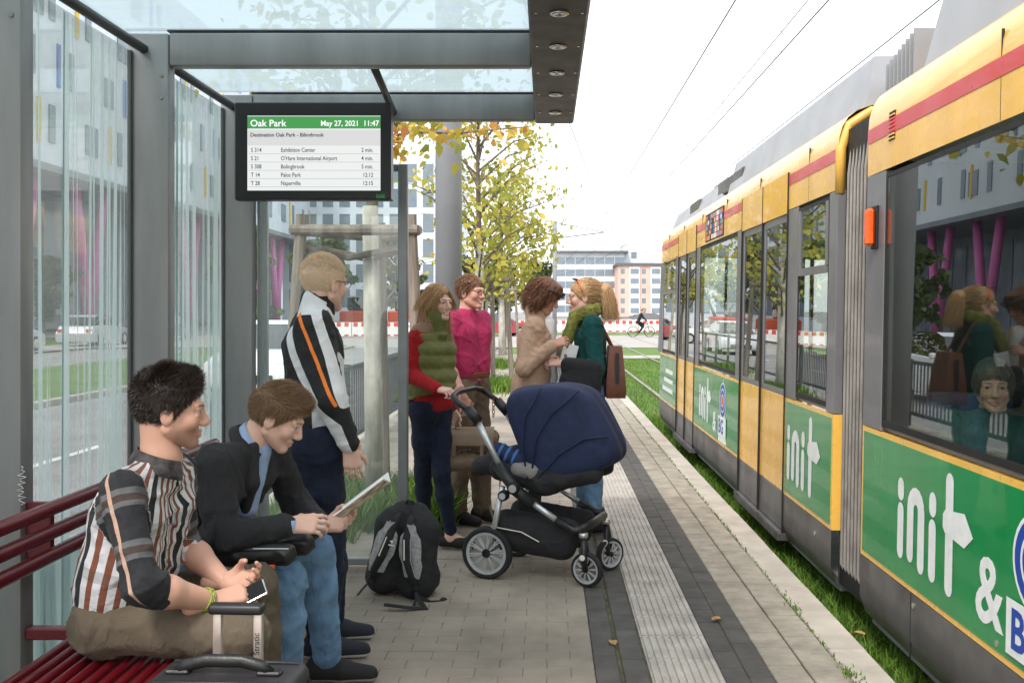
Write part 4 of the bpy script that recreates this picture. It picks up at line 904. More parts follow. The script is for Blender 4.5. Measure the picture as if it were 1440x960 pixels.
def collar(J, M4, m, parent, r=.066, h=.042, gap=.7, flare=.012, drop=.03, n=20):
    ax = np.array(M4)[:3, 1]; up = vn(np.array(M4)[:3, 3] - J['neck']); f = vn(ax - up * (ax @ up)); x = np.cross(f, up); rings = []
    for k, (dz, dr) in enumerate(((h, 0), (h * 1.02, .004), (.0, flare + .004), (-.01, flare))):
        rg = []
        for i in range(n + 1):
            a = gap / 2 + (2 * math.pi - gap) * i / n; fr = (1 + math.cos(a)) / 2; p = J['neck'] - up * .012 + up * (dz - drop * fr * (1 if k < 2 else 1.6)) + (f * math.cos(a) * 1.05 + x * math.sin(a)) * (r + dr); rg.append(Vector(p))
        rings.append(rg)
    return MB().loft(rings, False).build('collar', m, parent, smooth=True)
def sleeve(s, J, q, r=(.062, .05, .038), end=1.0, k=.04):
    a, e, w_ = J['s' + q], J['e' + q], J['w' + q]; w2 = lerp(e, w_, end); s.cone(a, e, r[0], r[1], k).cone(e, w2, r[1], r[2], .025); return s
def legs_sdf(J, r=(.088, .064, .045), seat=.112, rise=.06, end=.97):
    pc = lerp(J['hR'], J['hL'], .5); c = lerp(J['sR'], J['sL'], .5); up = vn(c - pc); s = SDF()
    for q in 'RL':
        h, k_, a = J['h' + q], J['k' + q], J['a' + q]
        s.cone(lerp(h, pc, .35) + up * rise, h, seat * .94, seat * .92, .05).cone(h, lerp(h, k_, .5), r[0] * 1.12, r[0] * .98, .04).cone(lerp(h, k_, .5), k_, r[0] * .98, r[1] * 1.05, .03)
        m_ = lerp(k_, a, .35); s.cone(k_, m_, r[1] * 1.05, r[1], .03).cone(m_, lerp(k_, a, end), r[1], r[2], .03)
    return s
def shoe(parent, ank, d, m, L=.27, w_=.043, name='shoe', low=False):
    d = np.array((d[0], d[1], 0)); d = d / np.linalg.norm(d); x = np.array((d[1], -d[0], 0)); S = SDF(); h = L - .27
    S.cone((0, -.055, .045), (0, .06, .045), .040, w_, .02).cone((0, .06, .042), (0, .15 + h, .03), w_, .033, .02)
    if not low: S.cone((0, -.03, .08), (0, .0, .11), .043, .04, .03)
    else: S.ell((0, .01, .095), (.03, .09, .05), k=.01, op='s')
    S.plane((0, 0, -1), -.003); V, Q = S.mesh(.006); gz = ank[2] - .09; M4 = frame((ank[0], ank[1], gz), x, d, (0, 0, 1)); return np_mesh(name, xf(M4, V), Q, m, parent, pat=V)
def person(label, J, skin, hf, hairc, brow, hairline, female=False, stubble=0, smile=0, hands=None, forearm=False, hs=1.0, ankles=False, iris=(.1, .06, .03), up=(0, 0, 1), neck_r=.052, gaze=(0, 1, -.05)):
    for k in list(J): J[k] = np.array(J[k], float)
    M4 = hframe(J['head'], hf, up, hs); V, Q = head_sdf(female, smile).mesh(.0036); col = head_color(V, skin, hairc, brow, hairline, stubble, smile=smile); V = xf(M4, V)
    parts = [(V, Q)]; cols = [col]
    def addp(v, q): parts.append((v, q)); cols.append(np.tile(np.array(skin), (len(v), 1)))
    c = lerp(J['sR'], J['sL'], .5); pc = lerp(J['hR'], J['hL'], .5); nk = SDF(); b0 = xf(M4, np.array([[0, -.03, -.05]]))[0]
    nk.cone(b0, J['neck'], neck_r, neck_r * 1.05, .03).cone(J['neck'], lerp(J['neck'], c, .3), neck_r * 1.0, .036, .03); addp(*nk.mesh(.006))
    core = SDF()
    for q in 'RL':
        core.chain([lerp(c, J['s' + q], .8), J['e' + q], J['w' + q]], [.028, .028, .022]); core.chain([J['h' + q], J['k' + q], J['a' + q]], [.06, .045, .03]); core.cone(lerp(J['h' + q], pc, .4), lerp(lerp(J['s' + q], c, .6), pc, .28), .06, .05)
    core.cone(lerp(c, pc, .25), J['neck'], .04, .036); core.cone(J['neck'], b0, .04, .04); addp(*core.mesh(.018))
    if forearm:
        for q in 'RL':
            e, w_ = J['e' + q], J['w' + q]; addp(*SDF().cone(e, lerp(e, w_, .35), .043, .043, .02).cone(lerp(e, w_, .35), w_, .043, .027, .02).mesh(.005))
    for h in hands or []: addp(*hand(*h[0], **h[1]))
    if ankles:
        for q in 'RL': addp(*SDF().cone(lerp(J['a' + q], J['k' + q], .25), J['a' + q] - np.array((0, 0, .03)), .034, .034).cone(J['a' + q] - np.array((0, 0, .03)), J['a' + q] + np.array((*J['f' + q][:2], 0)) * .1 - np.array((0, 0, .05)), .034, .03).mesh(.006))
    VV, QQ = merge(*parts); o = np_mesh('person', VV, QQ, 'skin', None, col=np.concatenate(cols)); tag(o, label, 'person'); eye(o, M4, gaze, iris); return o, M4, J
def joint_folds(J, keys, A=.009):
    it = []
    for k in keys:
        for q in 'RL':
            p = J[k + q]
            ax = {'e': lambda: J['w' + q] - J['s' + q], 'w': lambda: J['w' + q] - J['e' + q], 's': lambda: J['e' + q] - J['s' + q], 'k': lambda: J['a' + q] - J['h' + q], 'h': lambda: J['k' + q] - J['h' + q], 'a': lambda: J['a' + q] - J['k' + q]}[k]()
            it.append((p - (vn(ax) * .05 if k in 'aw' else 0), vn(ax), rng.uniform(0, 6), {'e': .085, 'w': .06, 's': .08, 'k': .11, 'h': .13, 'a': .09}[k], {'e': 95, 'w': 150, 's': 80, 'k': 75, 'h': 60, 'a': 110}[k]))
    def f(X, Y, Z):
        r_ = 0
        for p, a, ph, sg, fq in it:
            x, y, z = X - p[0], Y - p[1], Z - p[2]; al = a[0] * x + a[1] * y + a[2] * z; n_ = np.sin(23 * x + 31 * y - 19 * z + ph) * .9 + np.sin(47 * y + 41 * x + ph) * .5
            r_ = r_ - A * (sg / .1) * np.exp(-(x * x + y * y + z * z) / sg ** 2) * ((1 - np.abs(np.sin(fq * .5 * al + ph + n_))) ** 2 - .25)
        return r_
    return f
def garment(name, s, h, m, parent, amp=.004, fr=26, pat=None, zs=.5, extra=None):
    w1 = wrinkle(amp * 1.5, fr, zs); w0 = w1
    if amp > 0 and name in ('shirt', 'jacket', 'sweater', 'top', 'trousers', 'jeans') and 'sR' in J:
        jf = joint_folds(J, 'kha' if name in ('trousers', 'jeans') else 'esw', .008 if name in ('trousers', 'jeans') else .007); w0 = lambda X, Y, Z: w1(X, Y, Z) + jf(X, Y, Z)
    V, Q = s.mesh(h, w0 if extra is None else (lambda X, Y, Z: w0(X, Y, Z) + extra(X, Y, Z))); return np_mesh(name, V, Q, m, parent, pat=None if pat is None else pat(V))
def htube(par, M4, name, paths, r, m, flat=None):
    b = MB()
    for p in paths: b.tube([M4 @ Vector(q) for q in p], r, 6, flat=flat)
    return b.build(name, m, par, smooth=True)
def glasses(par, M4, m='beam_dark'):
    g = [[(.031 * q + .021 * math.cos(a), .108 - .006 * abs(math.cos(a)), -.004 + .0145 * math.sin(a)) for a in [6.2832 * i / 14 for i in range(15)]] for q in (-1, 1)]
    return htube(par, M4, 'glasses', g + [[(-.012, .109, 0), (.012, .109, 0)]] + [[(q * .052, .103, .003), (q * .072, .06, .004), (q * .078, -.004, .002), (q * .077, -.015, -.012)] for q in (-1, 1)], .0016, m)
def hl_short(front=.062, side=.02, nape=-.07):      # signed: >0 in hair region
    def f(x, y, z): return np.minimum(z - np.where(y > .03, front - .0 * x, np.where(y > -.005, np.interp(y, [-.005, .03], [side, front]), np.interp(y, [-.09, -.005], [nape, side - .01]))), .02)
    return f
SK = (.60, .36, .265); SKP = (.68, .45, .355)
cloth('jeans_light', (.14, .25, .40), .9, .3, .6, 8); cloth('jeans_dark', (.012, .017, .035), .9, .25, .6, 8); cloth('khaki', (.16, .125, .085), .9, .12, .7, 7); cloth('olive_trouser', (.115, .092, .065), .9, .1, .7, 7)
cloth('black_jacket', (.027, .027, .030), .85, .1, .7, 8); cloth('shirt_blue', (.30, .40, .60), .8, .05, .3); cloth('red_knit', (.30, .010, .014), .9, .1, .5, 10); cloth('pink_shirt', (.40, .03, .105), .85, .08, .6, 8); cloth('beige_jacket', (.47, .31, .215), .85, .07, .7, 9); cloth('green_knit', (.004, .060, .056), .85, .1, .6, 8); cloth('olive_vest', (.135, .145, .045), .65, .1, .4, 12); cloth('tan_cloth', (.23, .14, .095), .85, .08, .3)
cloth('scarf', (.20, .21, .05), .95, .45, .8, 20, stretch=(2, 2, .3)); cloth('white_top', (.75, .75, .74), .8, .03, .4); cloth('charcoal_cloth', (.02, .021, .024), .9, .1, .6, 8); cloth('teal_sweater', (.04, .10, .09), .95, .15, .6, 14)
mat('leather_black', (.012, .012, .012), .38, .2, 12, .25, 90); mat('suede', (.012, .012, .013), .9, .2, 20); mat('leather_brown', (.17, .045, .018), .45, .2, 8, .3, 60); mat('leather_tan', (.235, .165, .105), .6, .15, 7, .5, 25)
def shoe_mat(name, up, sole, z0=.02):
    m, t, bs = newmat(name); at = t.new('Attribute', attribute_name='pat'); s = t.new('SeparateXYZ'); t.link(at.outputs['Vector'], s.inputs[0]); t.link(t.mix(t.math('GREATER_THAN', s.outputs[2], z0), sole, up), bs.inputs['Base Color']); bs.inputs['Roughness'].default_value = .75; M[name] = m
shoe_mat('shoe_black', (.012, .012, .013), (.35, .33, .30)); shoe_mat('shoe_navy', (.012, .016, .028), (.6, .58, .55)); shoe_mat('shoe_plain', (.014, .012, .012), (.02, .02, .02), .012)
# ---------------- plaid shirt material (pat: u round, v along, sleeve)
m, t, bs = newmat('plaid'); at = t.new('Attribute', attribute_name='pat'); s = t.new('SeparateXYZ'); t.link(at.outputs['Vector'], s.inputs[0])
def cramp(fac, stops):
    r = t.new('ValToRGB'); r.color_ramp.interpolation = 'CONSTANT'; e = r.color_ramp.elements
    while len(e) < len(stops): e.new(.5)
    for x, (p, c) in zip(e, stops): x.position = p; x.color = (*c, 1)
    t.link(fac, r.inputs[0]); return r.outputs[0]
wh, br, bk, gy, tn_ = (.60, .61, .63), (.19, .065, .035), (.013, .014, .017), (.10, .10, .105), (.42, .27, .20)
fu = t.math('FRACT', t.math('MULTIPLY', s.outputs[0], 1 / .135)); fv = t.math('FRACT', t.math('MULTIPLY', s.outputs[1], 1 / .15))
body_c = cramp(fu, [(0, bk), (.15, wh), (.29, br), (.41, wh), (.55, br), (.67, wh), (.8, br), (.9, wh)]); body_c = t.mix(t.math('MULTIPLY', t.math('LESS_THAN', fv, .22), .3), body_c, (.03, .03, .035))
sl_c = cramp(fv, [(0, bk), (.3, gy), (.42, (.045, .028, .022)), (.56, gy), (.66, bk)]); su = t.math('ABSOLUTE', s.outputs[0]); sl_c = t.mix(t.math('LESS_THAN', su, .0065), sl_c, tn_); sl_c = t.mix(t.math('GREATER_THAN', s.outputs[1], .345), sl_c, cramp(t.math('FRACT', t.math('MULTIPLY', s.outputs[0], 14)), [(0, (.22, .23, .26)), (.45, br), (.75, (.22, .23, .26))]))
t.link(t.mix(t.math('GREATER_THAN', s.outputs[2], .5), body_c, sl_c), bs.inputs['Base Color']); bs.inputs['Roughness'].default_value = .85; bs.inputs['Sheen Weight'].default_value = .03; bump(t, bs, noise(t, 16, 3), .6, .02); M['plaid'] = m
def seg_d(V, a, b):
    ab = b - a; tt = np.clip((V - a) @ ab / (ab @ ab), 0, 1); q = V - a - tt[:, None] * ab; return np.linalg.norm(q, axis=1), tt * np.linalg.norm(ab), q
# ================= man in plaid shirt, seated
J = dict(hR=(-1.275, 2.81, .60), hL=(-1.275, 3.0, .60), kR=(-.85, 2.74, .585), kL=(-.965, 3.27, .585), aR=(-.87, 2.80, .10), aL=(-.94, 3.29, .10), sR=(-1.195, 2.725, 1.0), sL=(-1.15, 3.045, 1.005), eR=(-1.09, 2.62, .76), eL=(-1.155, 3.09, .765), wR=(-.955, 2.78, .672), wL=(-.985, 2.98, .672), neck=(-1.14, 2.88, 1.065), head=(-1.115, 2.885, 1.213))
hl1 = hl_short(.068, .03, -.062)
hair_mat('hair_dark', (.012, .008, .006), (.05, .03, .022))
p1, M4, J = person('seated dark haired man in plaid shirt looking at his phone', J, SK, (.93, .33, -.1), (.03, .02, .015), (.03, .02, .015), hl1, stubble=.5, forearm=True, hs=.955, hands=[(((-.955, 2.78, .672), (.75, .55, .08), (-.2, -.5, .7), True), dict(curl=(.5, .55, .6, .6))), (((-.985, 2.98, .672), (.85, -.3, .1), (-.1, .6, -.5), False), dict(curl=(.45, .5, .55, .6), thumb=.45))])
hair(p1, M4, 'hair_dark', [((0, .8, -.6), .028), ((0, 0, -1), .07)], .006, 16000, lambda r: float(np.interp(r[2], [.02, .06, .1], [.008, .016, .032])), lambda r: lerp(np.array((0, -.5, -.8)), np.array((.3 * math.sin(60 * r[0] + 40 * r[1]), .35 - 3 * max(0, r[1] - .03) + .3 * math.sin(70 * r[1] + 30 * r[0]), .5)), min(1, max(0, (r[2] - .04) / .04))), .45, .0013, (0, .0, -.2), extra=lambda s: s.ell((0, .02, .088), (.05, .058, .03), k=.02))
def plaid_pat(V):
    pc = lerp(J['hR'], J['hL'], .5); c = lerp(J['sR'], J['sL'], .5); f = np.array((1., .05, 0)); up = vn(c - pc); rt = np.cross(f, up)
    q = V - pc; a = np.arctan2(q @ rt, q @ vn(np.cross(up, rt)) * -1); u = a * .14; v = q @ up; out = np.stack([u, v, 0 * u], 1)
    for qq, sd in (('R', -1), ('L', 1)):
        d1, t1, o1 = seg_d(V, J['s' + qq], J['e' + qq]); d2, t2, o2 = seg_d(V, J['e' + qq], J['w' + qq]); d = np.minimum(d1, d2); dm_, _, _ = seg_d(V, pc + up * .05, c - up * .12)
        far = (V - c) @ rt * (1 if qq == 'R' else -1); m_ = (d < .085) & (far > .135) & (d < dm_)
        ax = vn(J['e' + qq] - J['s' + qq]); e1 = vn(np.cross(ax, f)); e2 = np.cross(ax, e1); an = np.arctan2(o1 @ e2, o1 @ e1 * (1 if qq == 'R' else -1)); out[m_] = np.stack([(an * .06 - .02), t1 + .03, 1 + 0 * an], 1)[m_]
    return out
s_ = torso_sdf(J, .100, .056, hem=.0); sleeve(s_, J, 'R', (.055, .048, .047), .22, .018); sleeve(s_, J, 'L', (.055, .048, .046), .22, .018)
for q in 'RL': s_.cone(lerp(J['e' + q], J['w' + q], .17), lerp(J['e' + q], J['w' + q], .26), .050, .049, .006)
sh1 = garment('shirt', s_, .0065, 'plaid', p1, .0055, 34, plaid_pat)
mat('collar_cloth', (.05, .045, .045), .85, .6, 30); collar(J, M4, 'collar_cloth', sh1, .066, .034, 1.4, .016, .02)
garment('trousers', legs_sdf(J, (.073, .06, .054), .102), .0075, 'olive_trouser', p1, .006, 30)
for q in 'RL': shoe(p1, J['a' + q], (1, .05), 'shoe_plain')
bq = MB(); wr = J['wR'] + (J['wR'] - J['eR']) * -.12
for k in range(3):
    ax = vn(J['wR'] - J['eR']); e1 = vn(np.cross(ax, (0, 0, 1))); e2 = np.cross(ax, e1); bq.tube([Vector(wr + ax * .006 * k + (e1 * math.cos(a) + e2 * math.sin(a)) * .0325) for a in [6.2832 * i / 20 for i in range(21)]], .0032, 5)
mat('bead', (.22, .26, .03), .5, .9, 120); bq.build('bracelet', 'bead', p1)
ph = thing('phone', 'black smartphone in the hands of the man in the plaid shirt', 'phone', P(345, 838, 2.83)); Mp = hframe((0, 0, 0), (.75, .25, .35), (-.3, -.55, .75)); MB().cbox(-.034, .034, -.062, .062, -.005, .004, .004, 2, Mp).build('case', 'chrome', ph); MB().cbox(-.031, .031, -.058, .058, .0035, .0052, .0005, 1, Mp).build('screen', 'screen_black', ph)
# ================= man in dark jacket, seated, reading
J = dict(hR=(-1.36, 3.49, .59), hL=(-1.36, 3.69, .59), kR=(-.945, 3.52, .535), kL=(-.925, 3.89, .545), aR=(-.94, 3.53, .10), aL=(-.885, 3.93, .095), sR=(-1.155, 3.385, .965), sL=(-1.06, 3.72, .985), eR=(-1.11, 3.33, .725), eL=(-1.0, 3.87, .74), wR=(-.905, 3.41, .75), wL=(-.84, 3.63, .70), neck=(-1.075, 3.565, 1.02), head=(-.985, 3.565, 1.118))
hair_mat('hair_brown', (.11, .06, .03), (.33, .20, .105))
p2, M4, J = person('seated man in dark blazer and blue jeans reading a magazine', J, SKP, (.88, .06, -.47), (.13, .075, .04), (.13, .07, .04), hl_short(.066, .03, -.05), stubble=.07, hs=.97, up=(.45, 0, .9), hands=[((J['wR'], (.93, .28, .0), (-.1, -.75, .55), True), dict(curl=(.38, .42, .45, .5), thumb=.4)), ((J['wL'], (.9, -.12, .12), (0, .5, -.85), False), dict(curl=(.4, .45, .5, .5), thumb=.5))])
hair(p2, M4, 'hair_brown', [((0, .8, -.6), .030), ((0, 0, -1), .058)], .005, 15000, lambda r: float(np.interp(r[2], [.0, .05, .09], [.011, .02, .036])), lambda r: lerp(np.array((0, -.4, -.9)), np.array((.15 * math.sin(70 * r[0]), .75, .35)), min(1, max(0, (r[2] - .03) / .04))), .25, .0013, (0, 0, -.15), extra=lambda s: s.ell((0, .035, .08), (.05, .048, .028), k=.02))
s_ = torso_sdf(J, .112, .062, hem=.06); sleeve(s_, J, 'R', (.068, .058, .045), .93); sleeve(s_, J, 'L', (.066, .056, .045), .93)
jk = garment('jacket', s_, .007, 'black_jacket', p2, .005, 26)
collar(J, M4, 'shirt_blue', jk, .062, .05, .5, .008); collar(J, M4, 'black_jacket', jk, .074, .026, 1.5, .014)
for q in 'RL': garment('cuff', SDF().cone(lerp(J['e' + q], J['w' + q], .9), lerp(J['e' + q], J['w' + q], .985), .038, .0365, .004), .005, 'shirt_blue', p2, 0)
up_ = vn(lerp(J['sR'], J['sL'], .5) - lerp(J['hR'], J['hL'], .5)); fr_ = np.array((up_[2], 0, -up_[0])); ch_ = lerp(J['neck'], lerp(J['hR'], J['hL'], .5), .42)
garment('shirt_front', SDF().cone(J['neck'] + fr_ * .03, ch_ + fr_ * .10, .045, .05, .02), .007, 'shirt_blue', p2, .002)
for yy in (-1, 1): garment('lapel', SDF().cone(J['neck'] + fr_ * .02 + np.array((0, yy * .055, 0)), lerp(J['neck'], ch_, .5) + fr_ * .085 + np.array((0, yy * .075, 0)), .022, .03, .02).cone(lerp(J['neck'], ch_, .5) + fr_ * .085 + np.array((0, yy * .075, 0)), ch_ + fr_ * .115 + np.array((0, yy * .03, 0)), .03, .02, .02), .007, 'black_jacket', jk, .0)
MB().lathe([(0, -.004), (.045, -.003), (.05, .002), (0, .006)], Vector(J['eR']) + Vector((-.035, -.045, .02)), (-.5, -.75, .2), 16).build('elbow_patch', 'charcoal_cloth', jk, smooth=True)
garment('jeans', legs_sdf(J, (.082, .066, .056), .108), .0075, 'jeans_light', p2, .005, 26)
for q in 'RL': shoe(p2, J['a' + q], (1, .05), 'shoe_black', .29)
bk_ = thing('magazine', 'open magazine held by the man in the dark blazer', 'magazine', P(516, 703, 3.5)); Mk = hframe((0, 0, 0), vn((.176, .03, .13)), vn((-.6, -.03, .8)))
mat('print_mix', (.55, .4, .33), .5, .8, 25)
for q, a_, mm in ((1, 14, 'decal_white'), (-1, -9, 'decal_white')):
    pg = MB().cbox(0 if q > 0 else -.145, .145 if q > 0 else 0, -.105, .105, 0, .004, .001, 1, Mk @ Matrix.Rotation(R(-a_), 4, 'Y')).build('page_block', mm, bk_)
    MB().box(.01 if q > 0 else -.14, .14 if q > 0 else -.01, -.1, .1, -.0022, -.0006, Mk @ Matrix.Rotation(R(-a_), 4, 'Y')).build('cover', 'print_mix', pg)
lb = thing('document_bag', 'black leather document bag on the lap of the man reading', 'bag', (-1.05, 3.52, .655)); S = SDF().cone((-.17, -.17, .0), (.15, -.17, .01), .036, .04, .03).cone((-.17, .17, 0), (.15, .17, .01), .036, .04, .03).cone((-.17, 0, 0), (.17, 0, .005), .04, .042, .08); V, Q = S.mesh(.008, wrinkle(.004, 30)); np_mesh('pouch', V, Q, 'leather_black', lb); MB().tube([(-.2, -.195, .025), (-.1, -.205, .033), (.05, -.207, .036), (.17, -.2, .034)], .003, 5).build('zip', 'chrome', lb); MB().cbox(.1, .125, -.212, -.2, -.03, -.018, .002).build('tab', 'decal_orange', lb)
# ================= blond man standing
J = dict(hR=(-.985, 4.21, .93), hL=(-1.045, 4.40, .93), kR=(-.96, 4.2, .5), kL=(-1.0, 4.42, .5), aR=(-.965, 4.2, .095), aL=(-.99, 4.44, .095), sR=(-.985, 4.12, 1.435), sL=(-1.09, 4.48, 1.435), eR=(-.91, 4.07, 1.135), eL=(-1.08, 4.56, 1.13), wR=(-.836, 4.12, .93), wL=(-.93, 4.58, .93), neck=(-1.02, 4.305, 1.492), head=(-.985, 4.32, 1.628))
hair_mat('hair_blond', (.60, .43, .28), (.88, .72, .53))
p3, M4, J = person('blond man standing in black and white jacket with glasses looking away', J, SKP, (.58, .81, -.08), (.72, .52, .38), (.5, .35, .22), hl_short(.066, .03, -.075), hs=1.03, hands=[((J['wR'], (.16, .05, -.98), (.3, -.95, 0), True), dict(curl=(.25, .3, .3, .35), thumb=.1)), ((J['wL'], (.2, 0, -.98), (.2, .95, 0), False), dict())])
hair(p3, M4, 'hair_blond', [((0, .8, -.6), .034), ((0, 0, -1), .08)], .001, 14000, lambda r: .014 if r[2] > .06 else .007, lambda r: np.array((0, .2, -.3)), .5, .0012, (0, 0, -.2))
glasses(p3, M4)
pl = lambda *q: np.array([[(u - VX) / F * 4.13, CH - (v - VY) / F * 4.13] for u, v in q])
OR = [pl((424, 440), (446, 490), (455, 510), (467, 540), (480, 566)), pl((466, 424), (470, 449), (488, 492)), pl((432, 622), (441, 629))]; WL = [pl((406, 450), (408, 475), (415, 497), (429, 530), (450, 562)), pl((448, 437), (459, 469), (470, 501), (479, 533), (490, 565))]; WP = [pl((428, 545), (441, 573), (441, 640), (500, 640), (486, 595), (465, 578), (450, 560)), pl((420, 405), (450, 425), (447, 442), (425, 443), (405, 452), (398, 455))]
def pdist(x, z, line):
    d = np.full(len(x), 9.)
    for a, b in zip(line[:-1], line[1:]):
        ab = b - a; tt = np.clip(((x - a[0]) * ab[0] + (z - a[1]) * ab[1]) / (ab @ ab), 0, 1); d = np.minimum(d, np.hypot(x - a[0] - tt * ab[0], z - a[1] - tt * ab[1]))
    return d
def pin(x, z, poly):
    ins = np.zeros(len(x), bool); n = len(poly)
    for i in range(n):
        a, b = poly[i], poly[(i + 1) % n]; c_ = ((a[1] > z) != (b[1] > z)) & (x < (b[0] - a[0]) * (z - a[1]) / (b[1] - a[1] + 1e-12) + a[0]); ins ^= c_
    d = pdist(x, z, np.vstack([poly, poly[:1]])); return np.where(ins, d, -d)
def jk_pat(V):
    x, z = V[:, 0], V[:, 2]; near = np.where(V[:, 1] < 4.42, 0, -1.0)
    wv = np.maximum.reduce([.019 - pdist(x, z, l) for l in WL] + [pin(x, z, q) for q in WP]) + near; ov = np.maximum.reduce([(.0075 if i < 2 else .004) - pdist(x, z, l) for i, l in enumerate(OR)]) + near; return np.stack([wv, ov, 0 * x], 1)
m, t, bs = newmat('sport_jacket'); at = t.new('Attribute', attribute_name='pat'); s = t.new('SeparateXYZ'); t.link(at.outputs['Vector'], s.inputs[0]); cc_ = t.mix(t.math('GREATER_THAN', s.outputs[0], 0), (.011, .011, .013), (.68, .69, .70)); cc_ = t.mix(t.math('GREATER_THAN', s.outputs[1], 0), cc_, (.85, .22, .03)); t.link(cc_, bs.inputs['Base Color']); bs.inputs['Roughness'].default_value = .8;  bump(t, bs, noise(t, 9, 3), .6, .025); M['sport_jacket'] = m
s_ = torso_sdf(J, .122, .068, hem=.0); sleeve(s_, J, 'R', (.076, .066, .045), .95); sleeve(s_, J, 'L', (.074, .062, .045), .95); s_.cone(J['neck'] - np.array((0, 0, .02)), J['neck'] + np.array((.006, .004, .055)), .078, .074, .02)
garment('jacket', s_, .0065, 'sport_jacket', p3, .0045, 26, jk_pat)
garment('jeans', legs_sdf(J, (.098, .082, .068), .135, .03), .0085, 'jeans_dark', p3, .005, 22)
for q in 'RL': shoe(p3, J['a' + q], (1, .1), 'shoe_navy', .29)
# ================= woman with long hair at the pushchair
J = dict(hR=(-.775, 6.08, .90), hL=(-.685, 6.22, .90), kR=(-.79, 6.22, .48), kL=(-.665, 6.13, .48), aR=(-.80, 6.36, .10), aL=(-.605, 6.15, .095), sR=(-.80, 6.02, 1.345), sL=(-.665, 6.27, 1.345), eR=(-.845, 5.985, 1.11), eL=(-.70, 6.38, 1.08), wR=(-.655, 5.86, 1.03), wL=(-.62, 6.38, .86), neck=(-.715, 6.135, 1.415), head=(-.685, 6.115, 1.555), fR=(.9, -.3, 0), fL=(.95, -.2, 0))
hair_mat('hair_lightbrown', (.20, .10, .04), (.60, .38, .18))
def hl_w(x, y, z): return np.minimum(np.maximum(z - .062, -y - .0 + .02 * (z + .05)), .02)
p4, M4, J = person('smiling woman with long hair in olive vest holding the pushchair handle', J, SKP, (.76, -.65, -.02), (.2, .11, .05), (.16, .09, .05), hl_w, True, smile=1, hs=.95, ankles=True, hands=[((J['wR'], (.8, -.5, -.1), (.1, -.4, .9), True), dict(curl=(.7, .75, .8, .8), s=.9)), ((J['wL'], (.2, 0, -.98), (0, .9, 0), False), dict(s=.9))], neck_r=.045)
def long_extra(s):
    for q in (-1, 1): s.chain([(q * .058, -.035, .04), (q * .074, -.035, -.06), (q * .085, .02, -.17), (q * .08, .075, -.34)], [.028, .026, .03, .016], .03)
    s.chain([(0, -.075, .0), (0, -.09, -.12), (0, -.09, -.26)], [.06, .06, .035], .03)
hair(p4, M4, 'hair_lightbrown', [((0, .9, -.43), .048)], .007, 9000, lambda r: .15 if r[2] < .05 else .11, lambda r: np.array((.9 * np.sign(r[0]) if r[2] > .05 else 0, -.25 if r[1] > .0 else .1, -.9)), .04, .0024, (0, 0, -.35), extra=long_extra, wav=.004)
s_ = torso_sdf(J, .100, .05, hem=.0); sleeve(s_, J, 'R', (.056, .05, .037), .97); sleeve(s_, J, 'L', (.056, .048, .037), .97); garment('sweater', s_, .007, 'red_knit', p4, .003, 30)
s_ = torso_sdf(J, .108, .056, hem=-.01); s_.cone(J['neck'] - np.array((0, 0, .03)), J['neck'] + np.array((.014, -.014, .055)), .082, .088, .02); s_.cone((-.79, 6.19, 1.02), (-.83, 6.22, .94), .11, .14, .06).cone((-.72, 6.13, 1.02), (-.71, 6.13, .92), .11, .125, .06).plane((.25, 0, -1), -.945 - .19)
quilt = lambda X, Y, Z: -.011 * np.abs(np.sin(math.pi * (Z + .05 * X) / .085)) * (Z < 1.36)
garment('vest', s_, .0075, 'olive_vest', p4, .003, 28, extra=quilt)
b_ = SDF().cone(lerp(J['sR'], J['neck'], .12) + np.array((0, -.005, .014)), lerp(J['sR'], J['neck'], .5) + np.array((0, -.006, .008)), .055, .056, .02); garment('yoke', b_, .007, 'tan_cloth', p4, .001)
garment('jeans', legs_sdf(J, (.070, .052, .038), .098, -.03), .008, 'jeans_dark', p4, .003, 26)
for q in 'RL': shoe(p4, J['a' + q], J['f' + q], 'shoe_plain', .245, .038, low=True)
# ================= man in pink shirt
J = dict(hR=(-.625, 6.82, .95), hL=(-.525, 6.98, .95), kR=(-.62, 6.82, .5), kL=(-.49, 6.98, .5), aR=(-.63, 6.86, .095), aL=(-.46, 6.95, .095), sR=(-.665, 6.74, 1.44), sL=(-.47, 7.06, 1.44), eR=(-.69, 6.66, 1.15), eL=(-.52, 7.18, 1.14), wR=(-.56, 6.5, .93), wL=(-.66, 7.16, .95), neck=(-.56, 6.89, 1.50), head=(-.535, 6.87, 1.635))
hair_mat('hair_auburn', (.11, .045, .02), (.28, .14, .07))
p5, M4, J = person('smiling man with glasses in pink shirt and khaki trousers behind the woman', J, (.60, .34, .26), (.84, -.53, -.03), (.2, .1, .06), (.2, .1, .06), hl_short(.09, .02, -.06), smile=1, forearm=True, hs=.99, hands=[((J['wR'], (.25, .0, -.97), (.2, -.9, .1), True), dict(curl=(.9, .9, .9, .9))), ((J['wL'], (.2, 0, -.98), (0, .9, 0), False), dict())])
hair(p5, M4, 'hair_auburn', [((0, .72, -.69), .022), ((0, 0, -1), .06)], .003, 3500, (.014, .024), lambda r: np.array((0, -.5, -.3)), .45, .003, (0, 0, -.2)); glasses(p5, M4)
s_ = torso_sdf(J, .118, .062, hem=-.07); sleeve(s_, J, 'R', (.066, .058, .054), .1, .02); sleeve(s_, J, 'L', (.066, .058, .054), .1, .02); garment('shirt', s_, .0085, 'pink_shirt', p5, .005, 24)
garment('trousers', legs_sdf(J, (.10, .08, .068), .13, .07), .0095, 'khaki', p5, .006, 22)
pc = lerp(J['hR'], J['hL'], .5); b_ = SDF()
